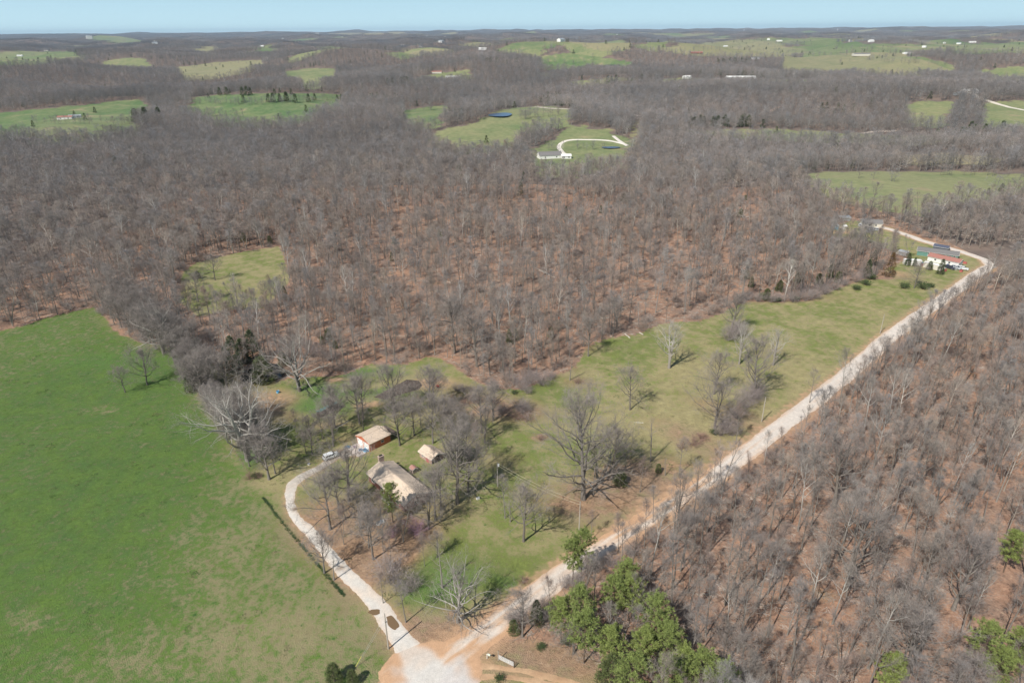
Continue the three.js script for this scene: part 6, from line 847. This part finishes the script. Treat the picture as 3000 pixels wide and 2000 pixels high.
// farther woods: simpler trees, then clumps of trees
{
  const R = rng(88), LOW = [1, 2, 3].map((k) => growBare({ seed: 100 + k, H: 13.5, R: 5.2, base: 0.2, limbs: 13, subs: 4, lets: 3, twigs: 3, twigW: 0.075, twigL: 1.25, sides: 3, r0: 0.2, rise: 0.28, trop: 0.1, shape: (u) => 0.25 + 0.9 * Math.sqrt(Math.max(0, 1 - Math.pow(u, 1.6))), fine: [0.236, 0.216, 0.204], bark: [0.191, 0.174, 0.160], pale: k === 3 ? [0.5, 0.47, 0.43] : null }));
  const lists = LOW.map(() => []), cedars = [], low = whole(growCedar({ seed: 120, sprays: 90, leaves: 6, ll: 0.7, lw: 0.2 }));
  const zones = [[430, 950, 6.4], [950, 1500, 7.6], [1500, 2500, 9.5], [2500, 3900, 13]];
  for (const [r0, r1, step] of zones) for (let z = -r1; z < -r0 * 0.5; z += step) for (let half = Math.abs(z) * 0.82 + 40, x = -half; x < half; x += step) {
    const px = x + (R() - 0.5) * step, pz = z + (R() - 0.5) * step, c = R(), v = Math.floor(R() * 2.25), q = R(), turn = R() * 6.28, r = Math.hypot(px, pz);
    if (r < r0 || r >= r1 || openAt(px, pz) > 0.4 && c > 0.002 || hash2(Math.round(px * 5), Math.round(pz * 5)) > smooth(400, 960, r) || near.get('road', px, pz) > 0.06 && near.has(px, pz) || r < 1000 && !clearOf(px, pz)) continue;
    const p = V3(px, ground(px, pz) - 0.1, pz), sc = (0.8 + 0.45 * q) * (1 + 0.12 * noise(px / 90, pz / 90)) * (step > 9 ? 1.12 : 1), n = noise(px / 150 + 4, pz / 150);
    if (n > 0.62 && c < 0.35 || c < 0.012) { cedars.push({ m: M4(p, 1.4 * sc, 1.5 * sc, turn), c: hue(R) }); continue; }
    lists[v].push({ m: M4(p, sc, sc, turn), c: hue(R).map((u, k) => u * (1 + 0.2 * n * [1, 0.85, 0.75][k] + 0.16 * noise(px / 420 + 1, pz / 300))) });
  }
  // hedgerows and lone trees between the far fields
  for (const [x0, y0, x1, y1, n, s] of [[440, 238, 560, 240, 26, 0.7], [560, 240, 790, 229, 40, 0.75], [400, 262, 560, 270, 30, 0.8], [60, 285, 310, 284, 36, 0.7], [330, 240, 400, 252, 16, 0.8], [430, 158, 600, 142, 18, 0.8], [1240, 143, 1440, 150, 20, 0.9], [1480, 116, 1860, 118, 46, 1], [1640, 98, 1800, 100, 22, 1], [1800, 130, 2090, 122, 40, 1], [1860, 105, 2060, 112, 24, 1], [1980, 140, 2200, 150, 24, 1], [2070, 104, 2350, 102, 30, 1], [930, 256, 1040, 250, 12, 0.8], [1190, 274, 1300, 262, 20, 0.9], [1960, 408, 2060, 420, 4, 0.8], [2150, 402, 2352, 404, 14, 0.6], [1320, 340, 1400, 345, 8, 0.6], [1260, 345, 1290, 352, 5, 0.7]]) for (let k = 0; k < n; k++) { const t = R(), p = at(lerp(x0, x1, t), lerp(y0, y1, t) + (R() - 0.5) * 5), sc = s * (0.7 + 0.5 * R()); lists[Math.floor(R() * 2)].push({ m: M4(p, sc, sc, R() * 6), c: hue(R) }); }
  for (const [poly] of scattered) for (let k = 0; k < 16; k++) { const i = Math.floor(R() * poly.length), t = R(), a = poly[i], b = poly[(i + 1) % poly.length], x = lerp(a[0], b[0], t), z = lerp(a[1], b[1], t), sc = 0.8 + 0.5 * R(), p = V3(x, ground(x, z), z); if (R() < 0.3) cedars.push({ m: M4(p, 1.7 * sc, 2.0 * sc, t * 6), c: hue(R) }); else lists[k % 2].push({ m: M4(p, sc, sc, t * 6), c: hue(R) }); }
  LOW.forEach((T, v) => mass('bare_trees', whole(T), twigMat, lists[v], null, forest));
  mass('cedars', low, leafMat, cedars, null, forest);
  // clumps for the horizon
  const clump = (seed) => { const r = rng(seed), parts = []; for (let k = 0; k < 30; k++) { const t = growBare({ seed: seed * 50 + k, H: 11 + 5 * r(), R: 6, base: 0.16, limbs: 8, subs: 3, lets: 2, twigs: 2, twigW: 0.28, twigL: 1.9, sides: 3, r0: 0.25, rise: 0.28, trop: 0.1, shape: (u) => 0.25 + 0.9 * Math.sqrt(Math.max(0, 1 - Math.pow(u, 1.6))), fine: [0.216, 0.201, 0.195], bark: [0.187, 0.170, 0.157] }), g = whole(t); g.rotateY(r() * 6); g.translate((r() - 0.5) * 74, 0, (r() - 0.5) * 74); parts.push(g); } return mergeGeometries(parts); };
  const C = [clump(3), clump(4)], cl = [[], []];
  for (const [r0, r1, step] of [[3850, 8000, 62], [8000, 25500, 92]]) for (let z = -r1; z < -r0 * 0.55; z += step) for (let half = Math.abs(z) * 0.82, x = -half; x < half; x += step) {
    const px = x + (R() - 0.5) * step * 0.6, pz = z + (R() - 0.5) * step * 0.6, r = Math.hypot(px, pz), a = R() * 6.28, v = R() < 0.5 ? 0 : 1, q = R(), gap = noise(px / 900 + 2, pz / 700) + 0.5 * noise(px / 300, pz / 260);
    if (r < r0 || r >= r1 || openAt(px, pz) > 0.4 || (r > 7000 && gap > 0.72)) continue;
    const s = step / 64, h = hue(R); const st = 1 + 0.3 * noise(px / 1300 + 7, pz / 900) + 0.16 * noise(px / 400, pz / 330), wm = 0.1 * noise(px / 800, pz / 700 + 3); cl[v].push({ m: M4(V3(px, ground(px, pz) - 0.5, pz), 1 + 0.3 * q, s * 1.05, a), c: [h[0] * st * (1 + wm), h[1] * st, h[2] * st * (1 - wm)] });
  }
  C.forEach((g, v) => mass('tree_clumps', g, twigMat, cl[v], null, forest));
  console.log('far', lists.map((l) => l.length).join(), cedars.length, cl.map((l) => l.length).join(), LOW[0].tris, C[0].index.count / 3);
}
// undergrowth
{
  const R = rng(99), under = new THREE.Group(); under.name = 'undergrowth'; tag(under, 'brushy leafless undergrowth on the woodland floor', 'undergrowth', null, 'stuff'); scene.add(under);
  const lists = [[], [], []];
  for (let k = 0; k < 9500; k++) {
    const z = -60 - 460 * Math.sqrt(R()), x = (R() * 2 - 1) * (Math.abs(z) * 0.82 + 40), q = R(), a = R() * 6.28, v = Math.floor(R() * 3), o = near.has(x, z) ? near.get('open', x, z) : 1;
    const edge = o < 0.5 && [[6, 0], [-6, 0], [0, 6], [0, -6]].some(([u, w]) => near.has(x + u, z + w) && near.get('open', x + u, z + w) > 0.6); if (o > (edge ? 0.5 : 0.3) || near.get('road', x, z) > 0.1 || !clearOf(x, z) || !edge && noise(x / 25, z / 25) + 0.5 * q < 0.12) continue;
    const p = V3(x, ground(x, z), z); if (!inView(p)) continue; const s = (0.6 + 0.8 * q) * (edge ? 1.25 : 1); lists[v].push({ m: M4(p, s, s * 1.1, a), c: hue(R) });
  }
  BUSH.forEach((T, v) => mass('brush', whole(T), twigMat, lists[v], null, under));
}
// ---------------------------------------------------------------- grass and daylilies
{
  const R = rng(500), blades = (seed, n, h, w, spread) => { const r = rng(seed), g = new GB(); for (let k = 0; k < n; k++) { const a = r() * 6.28, q = Math.sqrt(r()) * spread, p = V3(Math.cos(a) * q, -0.03, Math.sin(a) * q), d = V3(Math.cos(a) * 0.5 + (r() - 0.5), 0.9, Math.sin(a) * 0.5 + (r() - 0.5)).normalize(), t = 0.8 + 0.4 * r(); g.twig(p, d, h * (0.5 + 0.8 * r()), w, rv(r).cross(d).normalize(), [t, t, t]); } return g.geo(); };
  const bladeMat = new THREE.MeshStandardMaterial({ name: 'grass_blades', vertexColors: true, roughness: 0.9 });
  const grass = [], tall = [], c0 = near.colors, NC = c0.n;
  for (let k = 0; k < 260000 && grass.length < 70000; k++) {
    const z = -70 - 240 * Math.pow(R(), 0.8), x = (R() * 2 - 1) * (Math.abs(z) * 0.85 + 60), a = R() * 6.28, q = R(), pick = R();
    if (near.get('open', x, z) < 0.5 || near.get('road', x, z) > 0.25 || near.get('litter', x, z) > 0.5 && pick < 0.6 || near.get('dirt', x, z) > 0.4) continue;
    const i = clamp(Math.floor((x - RN.x0) * near.k), 0, N - 1), j = clamp(Math.floor((z - RN.z0) * near.k), 0, N - 1), m = (j * N + i) * 3, t = 1.05 + 0.5 * R(), dry = R() < 0.25 ? 0.5 : 0, r = c0[m] / 255, g = c0[m + 1] / 255, b = c0[m + 2] / 255;
    const s = 0.6 + 0.7 * q; grass.push({ m: M4(V3(x, ground(x, z), z), s, s * 1.3, a), c: [lerp(r, 0.33, dry) * t, lerp(g, 0.29, dry) * t, lerp(b, 0.16, dry) * t] });
  }
  const lawn = new THREE.Group(); lawn.name = 'grass'; tag(lawn, 'short spring grass with dry straw in the meadows and yard', 'grass', null, 'stuff'); scene.add(lawn);
  mass('grass_tufts', blades(1, 14, 0.17, 0.05, 0.36), bladeMat, grass, null, lawn);
  // clumps of darker weeds in the meadow
  const weeds = []; for (let k = 0; k < 1500; k++) { const z = -75 - 170 * R(), x = -Math.abs(z) * 0.85 + R() * Math.abs(z) * 1.5, a = R() * 6.28, s = 0.6 + 1.1 * R() * R(); if (near.get('open', x, z) < 0.5 || near.get('road', x, z) > 0.1 || noise(x / 14, z / 14) < 0.05) continue; weeds.push({ m: M4(V3(x, ground(x, z), z), s, s * 1.4, a), c: R() < 0.8 ? [0.04, 0.085, 0.022] : [0.24, 0.19, 0.11] }); }
  const wd = new THREE.Group(); wd.name = 'weed_clumps'; tag(wd, 'dark green weed clumps dotted over the meadow', 'weeds', null, 'stuff'); scene.add(wd); mass('weeds', blades(2, 34, 0.3, 0.06, 0.5), bladeMat, weeds, null, wd);
  // leaf litter: curled brown leaves and fallen sticks on the woodland floor
  const sticks = []; for (let k = 0; k < 30000 && sticks.length < 14000; k++) { const z = -70 - 380 * R(), x = (R() * 2 - 1) * Math.abs(z) * 0.83, a = R() * 6.28; if (near.get('open', x, z) > 0.4 || near.get('road', x, z) > 0.15) continue; const t = R(); sticks.push({ m: M4(V3(x, ground(x, z), z), 1, 0.6 + 1.1 * t, a), c: t < 0.5 ? [0.5, 0.44, 0.38] : [0.3, 0.24, 0.19] }); }
  const sk = new GB(); { const r = rng(8); for (let k = 0; k < 5; k++) { const a = r() * 6.28, p = V3((r() - 0.5) * 1.6, 0.06, (r() - 0.5) * 1.6), q = p.clone().add(V3(Math.cos(a) * (0.8 + 1.6 * r()), 0.1 * r(), Math.sin(a) * (0.8 + 1.6 * r()))); sk.tube([p, q], [0.05, 0.02], 3, [1, 1, 1]); } }
  const st = new THREE.Group(); st.name = 'fallen_sticks'; tag(st, 'fallen sticks and branches littering the woodland floor', 'sticks', null, 'stuff'); scene.add(st); mass('sticks', sk.geo(), bladeMat, sticks, null, st);
  // the daylily row beside the driveway
  const lily = [], row = [[604, 1143], [620, 1163], [650, 1203], [690, 1250], [730, 1298], [770, 1345], [790, 1368]].map(([x, y]) => at(x, y)), curve = new THREE.CatmullRomCurve3(row), len = curve.getLength();
  for (let k = 0; k < 620; k++) { const t = R(), p = curve.getPoint(t), q1 = 0.5 + 0.5 * noise(t * 14, 3), x = p.x + (R() - 0.5) * 1.2 * q1, z = p.z + (R() - 0.5) * 1.2 * q1, s = 0.8 + 0.5 * R(); lily.push({ m: M4(V3(x, ground(x, z), z), s, s, R() * 6), c: [0.05 + 0.05 * R(), 0.1 + 0.06 * R(), 0.05] }); }
  const dl = new THREE.Group(); dl.name = 'daylily_row'; tag(dl, 'dark green row of daylily leaves between meadow and driveway', 'daylilies', null, 'stuff'); scene.add(dl); mass('lily_leaves', blades(3, 14, 0.34, 0.06, 0.22), bladeMat, lily, null, dl);
}
renderer.render(scene, camera);
